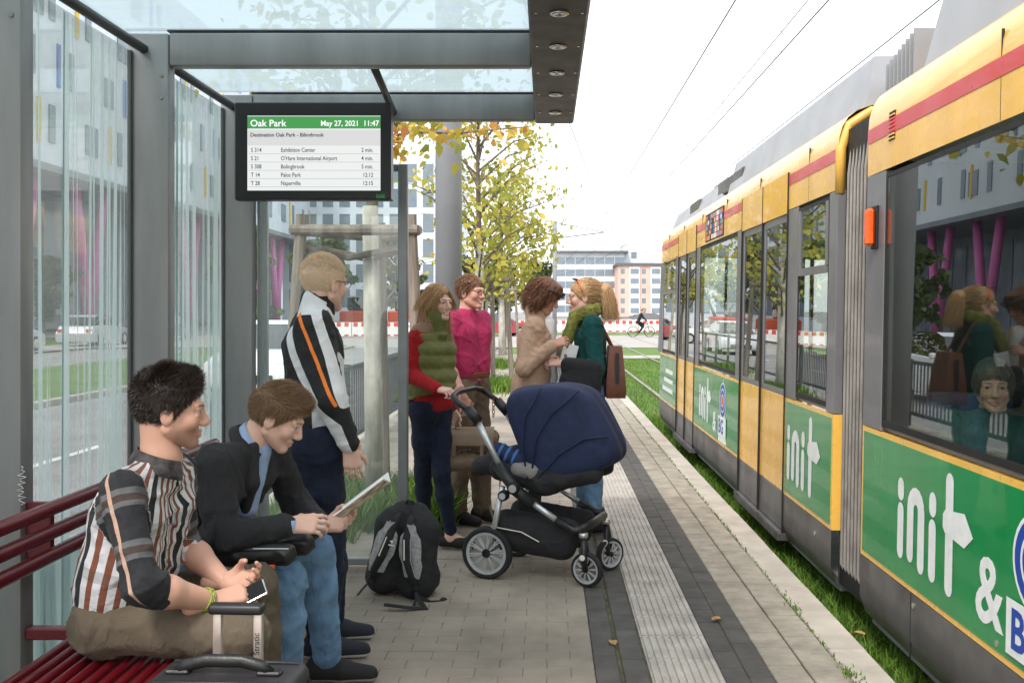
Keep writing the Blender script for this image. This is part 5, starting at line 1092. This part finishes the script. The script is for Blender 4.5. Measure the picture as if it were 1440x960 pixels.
for q in 'RL': b_.cone(lerp(J['h' + q], pc, .35) + np.array((0, 0, .0)), lerp(J['h' + q], pc, .35) + np.array((0, 0, .14)), .131, .129, .05)
b_.plane((0, 0, 1), 1.068).plane((0, 0, -1), -1.03); garment('belt', b_, .007, 'leather_brown', p5, 0)
for q in 'RL': shoe(p5, J['a' + q], (.85, -.5), 'shoe_plain', .29)
# ================= woman in beige jacket
J = dict(hR=(-.10, 6.5, .92), hL=(-.09, 6.68, .92), kR=(-.09, 6.5, .5), kL=(-.08, 6.7, .5), aR=(-.12, 6.5, .095), aL=(-.1, 6.7, .095), sR=(-.085, 6.43, 1.40), sL=(-.065, 6.77, 1.40), eR=(-.15, 6.36, 1.12), eL=(-.08, 6.84, 1.13), wR=(.035, 6.36, 1.275), wL=(.11, 6.7, 1.22), neck=(-.065, 6.6, 1.475), head=(-.015, 6.59, 1.607))
hair_mat('hair_chestnut', (.07, .025, .01), (.24, .10, .045))
p6, M4, J = person('woman with brown bob and sunglasses on her head in beige jacket', J, (.52, .28, .2), (.87, -.2, -.42), (.12, .05, .02), (.1, .05, .03), hl_w, True, hs=.98, up=(.3, 0, .95), smile=0, hands=[((J['wR'], (.85, .1, .3), (-.2, -.8, .5), True), dict(curl=(.5, .6, .7, .7), s=.92)), ((J['wL'], (.9, -.3, .1), (0, .8, .3), False), dict(curl=(.5, .5, .5, .5), s=.92))], neck_r=.045)
def bob(s):
    for q in (-1, 1): s.chain([(q * .06, -.02, .05), (q * .076, -.012, -.03), (q * .07, -.005, -.085)], [.026, .024, .02], .03)
    s.chain([(0, -.055, .03), (0, -.07, -.04), (0, -.065, -.09)], [.055, .045, .03], .03); s.ell((0, .055, .082), (.055, .045, .026), k=.02)
hair(p6, M4, 'hair_chestnut', [((0, .85, -.53), .050)], .007, 8500, lambda r: .055, lambda r: np.array((.25 * np.sign(r[0]), .05 if r[1] > 0 else -.3, -.9)), .15, .0022, (0, 0, -.1), extra=bob, wav=.008)
htube(p6, M4, 'sunglasses', [[(q * .03 + .026 * math.cos(a), .118, .05 + .018 * math.sin(a)) for a in [6.2832 * i / 12 for i in range(13)]] for q in (-1, 1)] + [[(q * .055, .115, .055), (q * .085, .05, .05), (q * .092, -.01, .035)] for q in (-1, 1)], .004, 'beam_dark')
s_ = torso_sdf(J, .112, .058, hem=.10); sleeve(s_, J, 'R', (.059, .052, .042), .97); sleeve(s_, J, 'L', (.059, .052, .042), .97); s_.cone(J['neck'] - np.array((.01, 0, .02)), J['neck'] + np.array((-.02, 0, .035)), .068, .07, .02)
for q in 'RL': s_.cone(J['h' + q] + np.array((-.03, 0, .06)), J['h' + q] + np.array((-.03, 0, -.05)), .115, .125, .04)
s_.plane((0, 0, -1), -.86); bj = garment('jacket', s_, .0085, 'beige_jacket', p6, .004, 30)
b_ = SDF().cone(J['neck'] + np.array((.07, -.01, -.06)), J['neck'] + np.array((.075, -.01, -.42)), .05, .065, .02); garment('top', b_, .008, 'white_top', p6, .002)
MB().cbox(-.07, .03, -.012, .012, -.05, .05, .006).build('pocket', 'beige_jacket', bj).location = (.0, 6.478, 1.30)
garment('trousers', legs_sdf(J, (.085, .065, .055), .11, .0), .0095, 'charcoal_cloth', p6, .004, 22)
for q in 'RL': shoe(p6, J['a' + q], (1, -.1), 'shoe_plain', .25)
pp = thing('leaflet', 'folded white leaflet held by the woman in the beige jacket', 'leaflet', (.14, 6.5, 1.18)); MB().cbox(-.05, .05, -.003, .003, -.1, .1, .001, 1, Matrix.Rotation(R(15), 4, 'Y')).build('sheet', 'decal_white', pp)
# ================= blonde woman in green with scarf
J = dict(hR=(.28, 6.74, .93), hL=(.29, 6.56, .93), kR=(.27, 6.76, .5), kL=(.30, 6.54, .5), aR=(.26, 6.78, .095), aL=(.32, 6.55, .095), sR=(.285, 6.80, 1.41), sL=(.305, 6.47, 1.41), eR=(.29, 6.86, 1.13), eL=(.325, 6.38, 1.12), wR=(.10, 6.6, 1.165), wL=(.10, 6.36, 1.155), neck=(.275, 6.635, 1.475), head=(.245, 6.635, 1.60))
hair_mat('hair_golden', (.36, .20, .085), (.70, .48, .26))
p7, M4, J = person('blonde woman with ponytail in dark green top and olive scarf', J, (.66, .42, .33), (-.985, -.08, -.06), (.5, .32, .17), (.38, .22, .12), hl_short(.068, .03, -.055), True, hs=.98, hands=[((J['wL'], (-.95, .1, .12), (.1, -.6, .75), False), dict(curl=(.6, .6, .65, .7), s=.92)), ((J['wR'], (-.8, -.55, .1), (0, .6, .7), True), dict(curl=(.5, .5, .5, .5), s=.92))], neck_r=.045, iris=(.1, .14, .16))
def pony(s): s.chain([(0, -.105, .055), (0, -.155, .03), (0, -.165, -.06), (0, -.15, -.17)], [.026, .045, .046, .018], .03)
hair(p7, M4, 'hair_golden', [((0, .8, -.6), .036), ((0, 0, -1), .065)], .004, 8500, lambda r: .10 if r[1] < -.115 else .05, lambda r: np.array((0, -.2, -1.)) if r[1] < -.115 else np.array((-r[0] * 4, -1., .0)), .04, .0022, (0, 0, -.25), extra=pony, wav=.006)
htube(p7, M4, 'hairband', [[(.083 * math.cos(a), .01 + .03 * math.sin(a), .028 + .098 * math.sin(a)) for a in [math.pi * i / 16 for i in range(17)]]], .005, 'decal_orange')
htube(p7, M4, 'sunglasses', [[(q * .03 + .024 * math.cos(a), .045 + .015 * math.sin(a), .118 + .006 * math.sin(a)) for a in [6.2832 * i / 12 for i in range(13)]] for q in (-1, 1)], .004, 'beam_dark')
s_ = torso_sdf(J, .098, .054, hem=.05); sleeve(s_, J, 'L', (.062, .054, .038), .9); sleeve(s_, J, 'R', (.06, .05, .038), .9); garment('top', s_, .008, 'green_knit', p7, .005, 26)
b_ = SDF(); n_ = np.array(J['neck'])
for k in range(2): b_.chain([n_ + np.array((math.cos(a) * .085 - .01, math.sin(a) * .088, -.005 + .03 * k - .03 * math.cos(a) * -1)) for a in [6.2832 * i / 10 for i in range(11)]], [.03] * 11, .012)
b_.chain([n_ + np.array((-.09, -.07, -.02)), n_ + np.array((-.13, -.09, -.14)), n_ + np.array((-.15, -.10, -.28)), n_ + np.array((-.17, -.10, -.36))], [.042, .038, .036, .03], .02); garment('scarf', b_, .007, 'scarf', p7, .005, 60)
garment('jeans', legs_sdf(J, (.082, .064, .056), .108, .05), .009, 'jeans_light', p7, .004, 24)
for q in 'RL': shoe(p7, J['a' + q], (-1, -.1), 'shoe_plain', .25)
cj = SDF().cone((.31, 6.36, 1.12), (.14, 6.34, 1.15), .06, .05, .03).cone((.30, 6.33, 1.04), (.13, 6.33, 1.05), .055, .05, .06).cone((.30, 6.33, .96), (.14, 6.33, .97), .05, .045, .06); V, Q = cj.mesh(.008, wrinkle(.004, 24)); tag(np_mesh('folded_jacket', V, Q, 'charcoal_cloth'), 'folded black jacket over the arm of the blonde woman', 'jacket')
hbg = thing('handbag', 'reddish brown leather handbag on the shoulder of the blonde woman', 'bag', (.46, 6.62, .92))
MB().loft([[Vector((x * k2, y * k2, z)) for x, y in ((-.06, -.15), (.06, -.15), (.06, .15), (-.06, .15))] for z, k2 in ((0, 1.05), (.06, 1.12), (.2, .95), (.345, .72))], True, True).build('bag_body', 'leather_brown', hbg, auto=True)
MB().tube([(-.02, -.08, .34), (-.10, -.1, .5), (-.155, -.08, .58), (-.1, .06, .5), (-.02, .08, .34)], .01, 6).build('strap', 'leather_brown', hbg); MB().box(-.005, .02, -.162, -.15, .02, .3).build('trim', 'leather_black', hbg)
# ================= passenger inside the tram
J = dict(hR=(1.94, 4.44, .56), hL=(2.12, 4.44, .56), kR=(1.93, 4.02, .56), kL=(2.13, 4.02, .56), aR=(1.93, 4.0, .12), aL=(2.13, 4.0, .12), sR=(1.86, 4.46, .98), sL=(2.22, 4.46, .98), eR=(1.83, 4.37, .72), eL=(2.25, 4.37, .68), wR=(1.95, 4.15, .65), wL=(2.13, 4.15, .65), neck=(2.04, 4.46, 1.04), head=(2.03, 4.43, 1.165))
hair_mat('hair_grey', (.09, .075, .06), (.26, .22, .18))
p8, M4, J = person('older passenger with short hair in teal sweater behind the tram window', J, SKP, (-.35, -.93, -.05), (.1, .08, .06), (.1, .07, .05), hl_short(.06, .0, -.05), True, hs=1.0)
hair(p8, M4, 'hair_grey', [((0, .8, -.6), .04), ((0, 0, -1), .06)], .006, 6000, (.015, .03), lambda r: np.array((.2 * np.sign(r[0]), -.1, -.9)), .15, .002)
s_ = torso_sdf(J, .11, .06, hem=.02); sleeve(s_, J, 'R', (.068, .056, .045), .95); sleeve(s_, J, 'L', (.068, .056, .045), .95); garment('sweater', s_, .011, 'teal_sweater', p8, .004, 26); garment('trousers', legs_sdf(J), .012, 'charcoal_cloth', p8, .002)
# ================= far cyclist
cy = thing('bicycle', 'bicycle ridden past the barrier beyond the crossing', 'bicycle', (6.0, 62, -.15))
for x in (-.52, .52): MB().tube([(x + .33 * math.cos(a), 0, .33 + .33 * math.sin(a)) for a in [6.2832 * i / 20 for i in range(21)]], .022, 6).build('wheel', 'tyre', cy)
MB().tube([(-.52, 0, .33), (-.12, 0, .3), (-.2, 0, .82), (.4, 0, .85), (-.12, 0, .3)], .022, 6).tube([(.52, 0, .33), (.38, 0, .95), (.3, 0, 1.0)], .02, 6).build('frame', 'leather_black', cy); MB().cbox(-.34, -.08, -.06, .06, .84, .9, .02).build('saddle', 'leather_black', cy)
J = dict(hR=(5.8, 61.9, .80), hL=(5.8, 62.1, .8), kR=(6.15, 61.9, .66), kL=(6.1, 62.1, .45), aR=(6.0, 61.9, .26), aL=(5.86, 62.1, .1), sR=(6.02, 61.84, 1.3), sL=(6.02, 62.16, 1.3), eR=(6.16, 61.82, 1.05), eL=(6.16, 62.18, 1.05), wR=(6.34, 61.85, .88), wL=(6.34, 62.15, .88), neck=(6.04, 62, 1.37), head=(6.1, 62, 1.5))
for k in J: J[k] = np.array(J[k], float)
cyc, M4, J = person('cyclist in dark clothes riding beyond the crossing', J, SK, (1, 0, -.1), (.02, .02, .02), (.02, .02, .02), hl_short()); s_ = torso_sdf(J); sleeve(s_, J, 'R'); sleeve(s_, J, 'L'); garment('jacket', s_, .02, 'charcoal_cloth', cyc, 0); garment('trousers', legs_sdf(J), .02, 'charcoal_cloth', cyc, 0)
# ================================================================ PUSHCHAIR, BAGS, LUGGAGE
mat('navy_fabric', (.012, .020, .065), .8, .15, 10, .5, 25); mat('alu', (.55, .56, .57), .35, .06, 5, metal=.7); mat('black_plastic', (.014, .014, .015), .4, .15, 8); mat('wheel_grey', (.42, .43, .44), .45, .1, 8); mat('reflective', (.80, .76, .66), .35, .05); mat('blue_stripe', (.05, .16, .42), .85, .1); mat('grey_fabric', (.24, .23, .22), .9, .15, 12, .5, 30); mat('black_fabric', (.018, .018, .02), .85, .2, 12, .6, 28); mat('net_grey', (.36, .365, .37), .9, .2, 60, .7, 120)
st = thing('pushchair', 'pushchair with navy blue hood and silver frame on grey spoked wheels', 'pushchair', (-.342, 5.44, 0)); st.rotation_euler = (0, 0, math.atan2(-.28, .96))
def SP(name, path, r, m, **k): return MB().tube(path, r, k.pop('n', 10)).build(name, m, st, smooth=True)
def wheel(name, c, r, w_, spokes, ang=0):
    a = Vector((math.sin(ang), math.cos(ang), 0)); W = MB().lathe([(r * .80, -w_ * .45), (r * .93, -w_ * .5), (r, -w_ * .3), (r, w_ * .3), (r * .93, w_ * .5), (r * .80, w_ * .45), (r * .80, -w_ * .45)], c, a, 32).build(name, 'tyre', st, auto=True)
    MB().lathe([(r * .70, -w_ * .40), (r * .81, -w_ * .47), (r * .81, w_ * .47), (r * .70, w_ * .40), (r * .70, -w_ * .40)], c, a, 32).build('rim', 'wheel_grey', W, auto=True)
    MB().lathe([(0, -w_ * .55), (r * .16, -w_ * .5), (r * .2, 0), (r * .16, w_ * .5), (0, w_ * .55)], c, a, 16).build('hub', 'black_plastic', W, auto=True)
    e1 = a.orthogonal().normalized(); e2 = a.cross(e1); c = Vector(c)
    for i in range(spokes):
        for d in (-.07, .07):
            th = 6.2832 * i / spokes + d; v = e1 * math.cos(th) + e2 * math.sin(th); MB().tube([c + v * r * .15 - a * w_ * .3, c + v * r * .74 - a * w_ * .32], r * .028, 5).build('spoke', 'wheel_grey', W)
wheel('wheel', (0, .03, .145), .145, .055, 10); wheel('wheel', (0, .55, .145), .145, .055, 10); wheel('wheel', (.575, .03, .093), .093, .04, 10, .25); wheel('wheel', (.62, .40, .093), .093, .04, 10, -.9)
SP('axle', [(0, .05, .145), (0, .53, .145)], .014, 'alu')
SP('handle', [(-.09, .02, .925), (-.17, .02, .98), (-.215, .05, 1.015), (-.225, .15, 1.03), (-.225, .42, 1.03), (-.215, .52, 1.015), (-.17, .55, .98), (-.09, .55, .925)], .0165, 'leather_black')
for y in (.03, .54):
    SP('handle_clamp', [(-.12, y, .95), (-.05, y, .875)], .03, 'black_plastic'); SP('push_tube', [(-.07, y, .90), (.10, y, .59)], .0175, 'alu')
    SP('hub_joint', [(.06, y, .64), (.17, y, .50), (.27, y, .43)], .034, 'black_plastic'); SP('front_tube', [(.22, y, .465), (.43, y, .335)], .0175, 'alu'); SP('front_joint', [(.40, y, .352), (.50, y, .30), (.555, y, .31)], .024, 'black_plastic'); SP('rear_leg', [(.09, y, .52), (.05, y, .33), (.01, y, .155)], .017, 'alu')
    for c, r in (((.165, y - .04, .52), .036), ((.105, y - .04, .475), .03)):
        dsk = MB().lathe([(0, -.012), (r * .85, -.012), (r, -.004), (r, .03), (0, .03)], c, (0, 1, 0), 20).build('joint_disc', 'black_plastic', st, auto=True); MB().lathe([(r * .45, -.014), (r * .62, -.014), (r * .62, -.01)], c, (0, 1, 0), 18).build('ring', 'wheel_grey', dsk)
SP('front_bar', [(.54, .02, .31), (.57, .2, .31), (.58, .42, .31)], .024, 'black_plastic')
for x, y in ((.555, .03), (.595, .41)):
    SP('fork_collar', [(x, y, .29), (x, y, .265)], .026, 'alu'); SP('fork', [(x, y, .27), (x + .01, y - .032, .18), (x + .018, y - .034, .09)], .017, 'black_plastic'); SP('fork', [(x, y, .27), (x + .01, y + .032, .18), (x + .018, y + .034, .09)], .017, 'black_plastic')
    MB().lathe([(0, -.004), (.014, -.004), (.016, 0)], (x + .005, y - .048, .165), (0, 1, 0), 14).build('reflector', 'reflective', st)
SP('brake_pedal', [(.06, .06, .12), (.13, .05, .10)], .022, 'wheel_grey')
def SG(name, s, h, m, amp=.004, fr=30): V, Q = s.mesh(h, wrinkle(amp, fr)); return np_mesh(name, V, Q, m, st)
bk = SDF()
for y in (.13, .43): bk.cone((.08, y, .30), (.46, y, .27), .075, .065, .1).cone((.1, y, .21), (.42, y, .17), .07, .06, .08)
bas = SG('basket', bk, .009, 'black_fabric', .005)
MB().tube([(.02, .035, .292), (.10, .028, .285), (.2, .032, .272), (.30, .04, .222)], .0065, 6, flat=.4).build('reflective_strip', 'reflective', bas)
seat = SDF()
for y in (.15, .42): seat.cone((.04, y, .60), (.30, y, .55), .07, .075, .08).cone((.30, y, .55), (.58, y, .60), .075, .06, .08)
SG('seat_shell', seat, .009, 'black_fabric', .004)
SG('footmuff', SDF().cone((-.10, .2, .60), (.06, .2, .63), .055, .075, .06).cone((-.10, .4, .60), (.06, .4, .63), .055, .075, .06), .008, 'black_fabric', .004)
SG('liner', SDF().cone((.16, .1, .61), (.24, .1, .60), .045, .05, .03), .007, 'grey_fabric')
bl_ = SDF().cone((.03, .13, .71), (.16, .13, .655), .042, .05, .03); V, Q = bl_.mesh(.006, wrinkle(.002, 40)); bo_ = np_mesh('blanket', V, Q, 'navy_fabric', st)
for k in range(3): MB().lathe([(.0478 + .002 * k, -.008), (.0495 + .002 * k, 0), (.0478 + .002 * k, .008)], Vector((.05, .13, .70)).lerp(Vector((.15, .13, .66)), k / 2.4), (.92, 0, -.39), 20).build('stripe', 'blue_stripe', bo_, smooth=True)
# hood: outline of the side view swept across the width
def loc(u, v, y=.28):
    X = 0
    for _ in range(6): x = (X + .342 - .28 * y) / .96; Yw = 5.44 - .28 * x + .96 * y; X = (u - VX) / F * Yw
    return Vector(((X + .342 - .28 * y) / .96, 0, CH - (v - VY) / F * Yw))
OUT = [loc(*q) for q in ((736, 612), (722, 580), (719, 552), (735, 543), (760, 540), (790, 538), (822, 540), (842, 556), (858, 590), (872, 615), (880, 638), (868, 652), (842, 660), (810, 668), (764, 680), (752, 656))]
cen = loc(800, 612); rings = []
for i in range(13):
    a = -1 + 2 * i / 12; k = (1 - abs(a) ** 3.2) ** .5 * .16 + .84 if abs(a) < .999 else .72; rings.append([Vector((cen.x + (q.x - cen.x) * k + .006 * math.sin(7 * q.z + 9 * a), .28 + a * .215, cen.z + (q.z - cen.z) * k + .006 * math.sin(15 * q.x + 5 * a))) for q in OUT])
me_b = MB().loft(rings, True, True); hd = me_b.build('hood', 'navy_fabric', st); sb = hd.modifiers.new('s', 'SUBSURF'); sb.levels = sb.render_levels = 2; hd.data.shade_smooth()
for pth in (((775, 540), (752, 580), (748, 620), (757, 668)), ((828, 543), (790, 575), (768, 610), (762, 660)), ((870, 607), (835, 610), (800, 632), (768, 668))):
    MB().tube([Vector((cen.x + (loc(*q).x - cen.x) * .97, .063, cen.z + (loc(*q).z - cen.z) * .97)) for q in pth], .006, 6).build('seam', 'navy_fabric', hd, smooth=True)
qn = [loc(*q, .06) for q in ((757, 577), (768, 590), (764, 606), (752, 612), (750, 595))]; MB().add([Vector((q.x, .078, q.z)) for q in qn], [tuple(range(5))]).build('hood_window', 'net_grey', hd)
ch = MB(); 
for k in range(5): ch.tube([Vector((-.13, .5, .95 - k * .022)) + Vector((.007 * math.cos(a) * (1 if k % 2 else .3), .007 * math.cos(a) * (.3 if k % 2 else 1), .013 * math.sin(a))) for a in [6.2832 * i / 10 for i in range(11)]], .0028, 5)
ch.build('clip_chain', 'leather_brown', st)
# ---- holdall
hb_ = thing('holdall', 'tan canvas holdall with leather handles hanging beside the pushchair', 'bag', (-.50, 6.42, .44))
s = SDF()
for y in (-.06, .06):
    for z in (.07, .22): s.cone((-.14, y, z), (.13, y, z), .055, .055, .07)
V, Q = s.mesh(.008, wrinkle(.006, 24)); hbm = np_mesh('bag_body', V, Q, 'leather_tan', hb_)
MB().loft([[Vector((x, y, z)) for y, z in ((.05, .292), (-.09, .288), (-.128, .25), (-.132, .19))] for x in (-.17, -.1, .0, .1, .155)], False).build('flap', 'leather_tan', hbm, smooth=True)
for y in (-.07, .05): MB().tube([(-.09, y, .27), (-.085, y, .34), (-.05, y, .375), (.03, y, .375), (.065, y, .34), (.07, y, .27)], .009, 8).build('handle', 'leather_tan', hb_, smooth=True)
for x in (-.1, .08): MB().cbox(x - .012, x + .012, -.138, -.13, .12, .2, .003).build('strap', 'leather_tan', hb_)
MB().tube([(.16, -.06, .2), (.2, -.1, .05), (.19, -.12, -.2), (.17, -.12, -.34), (.13, -.1, -.2)], .011, 6, flat=.4).build('shoulder_strap', 'leather_tan', hb_)
# ---- backpack
bp = thing('backpack', 'black and grey hiking backpack standing on the platform', 'backpack', (-.80, 5.08, 0)); bp.rotation_euler = (R(-8), R(6), R(-14))
s = SDF()
for x in (-.085, .085): s.cone((x * 1.12, .06, .10), (x, .06, .36), .098, .082, .07).cone((x, .06, .36), (x * .5, .07, .445), .082, .055, .06)
s.cone((-.11, .13, .12), (.11, .13, .12), .08, .08, .05).plane((0, 0, -1), -.004); V, Q = s.mesh(.008, wrinkle(.004, 32)); bpb = np_mesh('pack', V, Q, 'black_fabric', bp)
def front(x, z): return -.028 - .012 * math.cos(x * 9) + .02 * max(0, (z - .33) * 3) + .01 * abs(x) / .1
for q in (-1, 1):
    rr_ = []
    for i in range(9):
        z = .13 + i * .033; w_ = .042 + .02 * math.sin(i / 8 * math.pi) - (.018 if i > 6 else 0); cx = q * (.088 - .004 * i + (.012 if i < 3 else 0)); rr_.append([Vector((cx + dx * w_, front(cx, z) - .034 + .012 * dx * dx, z)) for dx in (-1, -.5, 0, .5, 1)])
    MB().loft(rr_, False).build('back_pad', 'net_grey', bpb, smooth=True)
    sp_ = [(q * .035, .03, .44), (q * .04, -.03, .40), (q * .048, -.062, .32), (q * .07, -.075, .22), (q * .105, -.065, .14), (q * .125, -.035, .075)]
    stp = MB().tube(sp_, [.016, .021, .023, .023, .02, .013], 8, flat=None).build('shoulder_strap', 'black_fabric', bp, smooth=True)
    MB().tube([Vector(p) + Vector((q * .024, -.012, 0)) for p in sp_[1:5]], .003, 5).build('piping', 'net_grey', stp)
    MB().tube([Vector(p) + Vector((-.004, -.031, 0)) for p in sp_[2:4]], .0035, 5).build('reflective_line', 'reflective', stp)
    MB().tube([(q * .125, -.035, .08), (q * .15, -.07, .035), (q * .155, -.11, .008)], .009, 6, flat=.35).build('webbing', 'black_fabric', stp)
    MB().cbox(q * .123 - .018, q * .123 + .018, -.055, -.035, .07, .10, .004).build('buckle', 'black_plastic', stp)
MB().tube([(.13, -.03, .05), (.19, -.09, .02), (.23, -.13, .012), (.16, -.17, .008), (.03, -.2, .006)], .016, 6, flat=.3).build('hip_belt', 'black_fabric', bp); MB().tube([(.1, .0, .05), (.2, .0, .02), (.25, .02, .025), (.26, .05, .04)], .02, 6, flat=.35).build('hip_belt', 'black_fabric', bp)
MB().tube([(-.03, .04, .47), (-.015, .03, .505), (.015, .03, .505), (.03, .04, .47)], .007, 6).build('grab_loop', 'black_fabric', bp)
MB().lathe([(0, -.003), (.012, -.002), (.012, 0)], (-.02, -.093, .30), (0, 1, 0), 3).build('maker_mark', 'decal_white', bp); MB().box(-.036, -.004, -.094, -.091, .278, .285).build('maker_word', 'decal_white', bp)
# ---- trolley case
tc = thing('trolley_case', 'black trolley case with extended handle in front of the seated man', 'suitcase', (-.795, 2.42, 0)); tc.rotation_euler = (0, 0, R(-3))
mat('case_black', (.02, .021, .024), .5, .12, 14, .2, 200)
MB().cbox(-.185, .185, -.11, .10, .05, .602, .028, 4).build('shell', 'case_black', tc, auto=True); 
for y in (-.075, .07): MB().tube([(-.187, y, .08), (-.187, y, .56), (-.16, y, .604), (.16, y, .604), (.187, y, .56), (.187, y, .08)], .006, 6).build('piping', 'leather_black', tc, smooth=True)
mat('handle_tube', (.58, .50, .45), .3, .05, metal=.6)
for x in (-.056, .050): MB().cbox(x - .0115, x + .0115, .076, .094, .6, .725, .004, 2).build('handle_tube', 'handle_tube', tc, auto=True)
MB().cbox(-.078, .066, .066, .104, .722, .749, .010, 3).build('grip', 'black_plastic', tc, auto=True)
text('maker_word', 'Stratic', .022, 'lcd_ink', tc, frame((.055, .0755, .62), (0, 0, 1), (-1, 0, 0), (0, -1, 0)))
MB().tube([(-.12, -.005, .603), (-.10, -.005, .622), (-.05, -.005, .634), (.04, -.005, .634), (.09, -.005, .622), (.11, -.005, .603)], .013, 8, flat=1.3).build('carry_handle', 'leather_black', tc, smooth=True)
for x in (-.12, .11): MB().cbox(x - .03, x + .03, -.02, .012, .600, .612, .004).build('handle_mount', 'leather_black', tc)
for x in (-.14, .14):
    for y in (-.08, .07): MB().lathe([(0, -.012), (.025, -.012), (.028, 0), (.025, .012), (0, .012)], (x, y, .028), (1, 0, 0), 14).build('castor', 'tyre', tc)
for z in (.5, .42): MB().lathe([(0, -.004), (.012, -.004), (.014, 0)], (.187, -.02, z), (-1, 0, 0), 10).build('stud', 'black_plastic', tc)
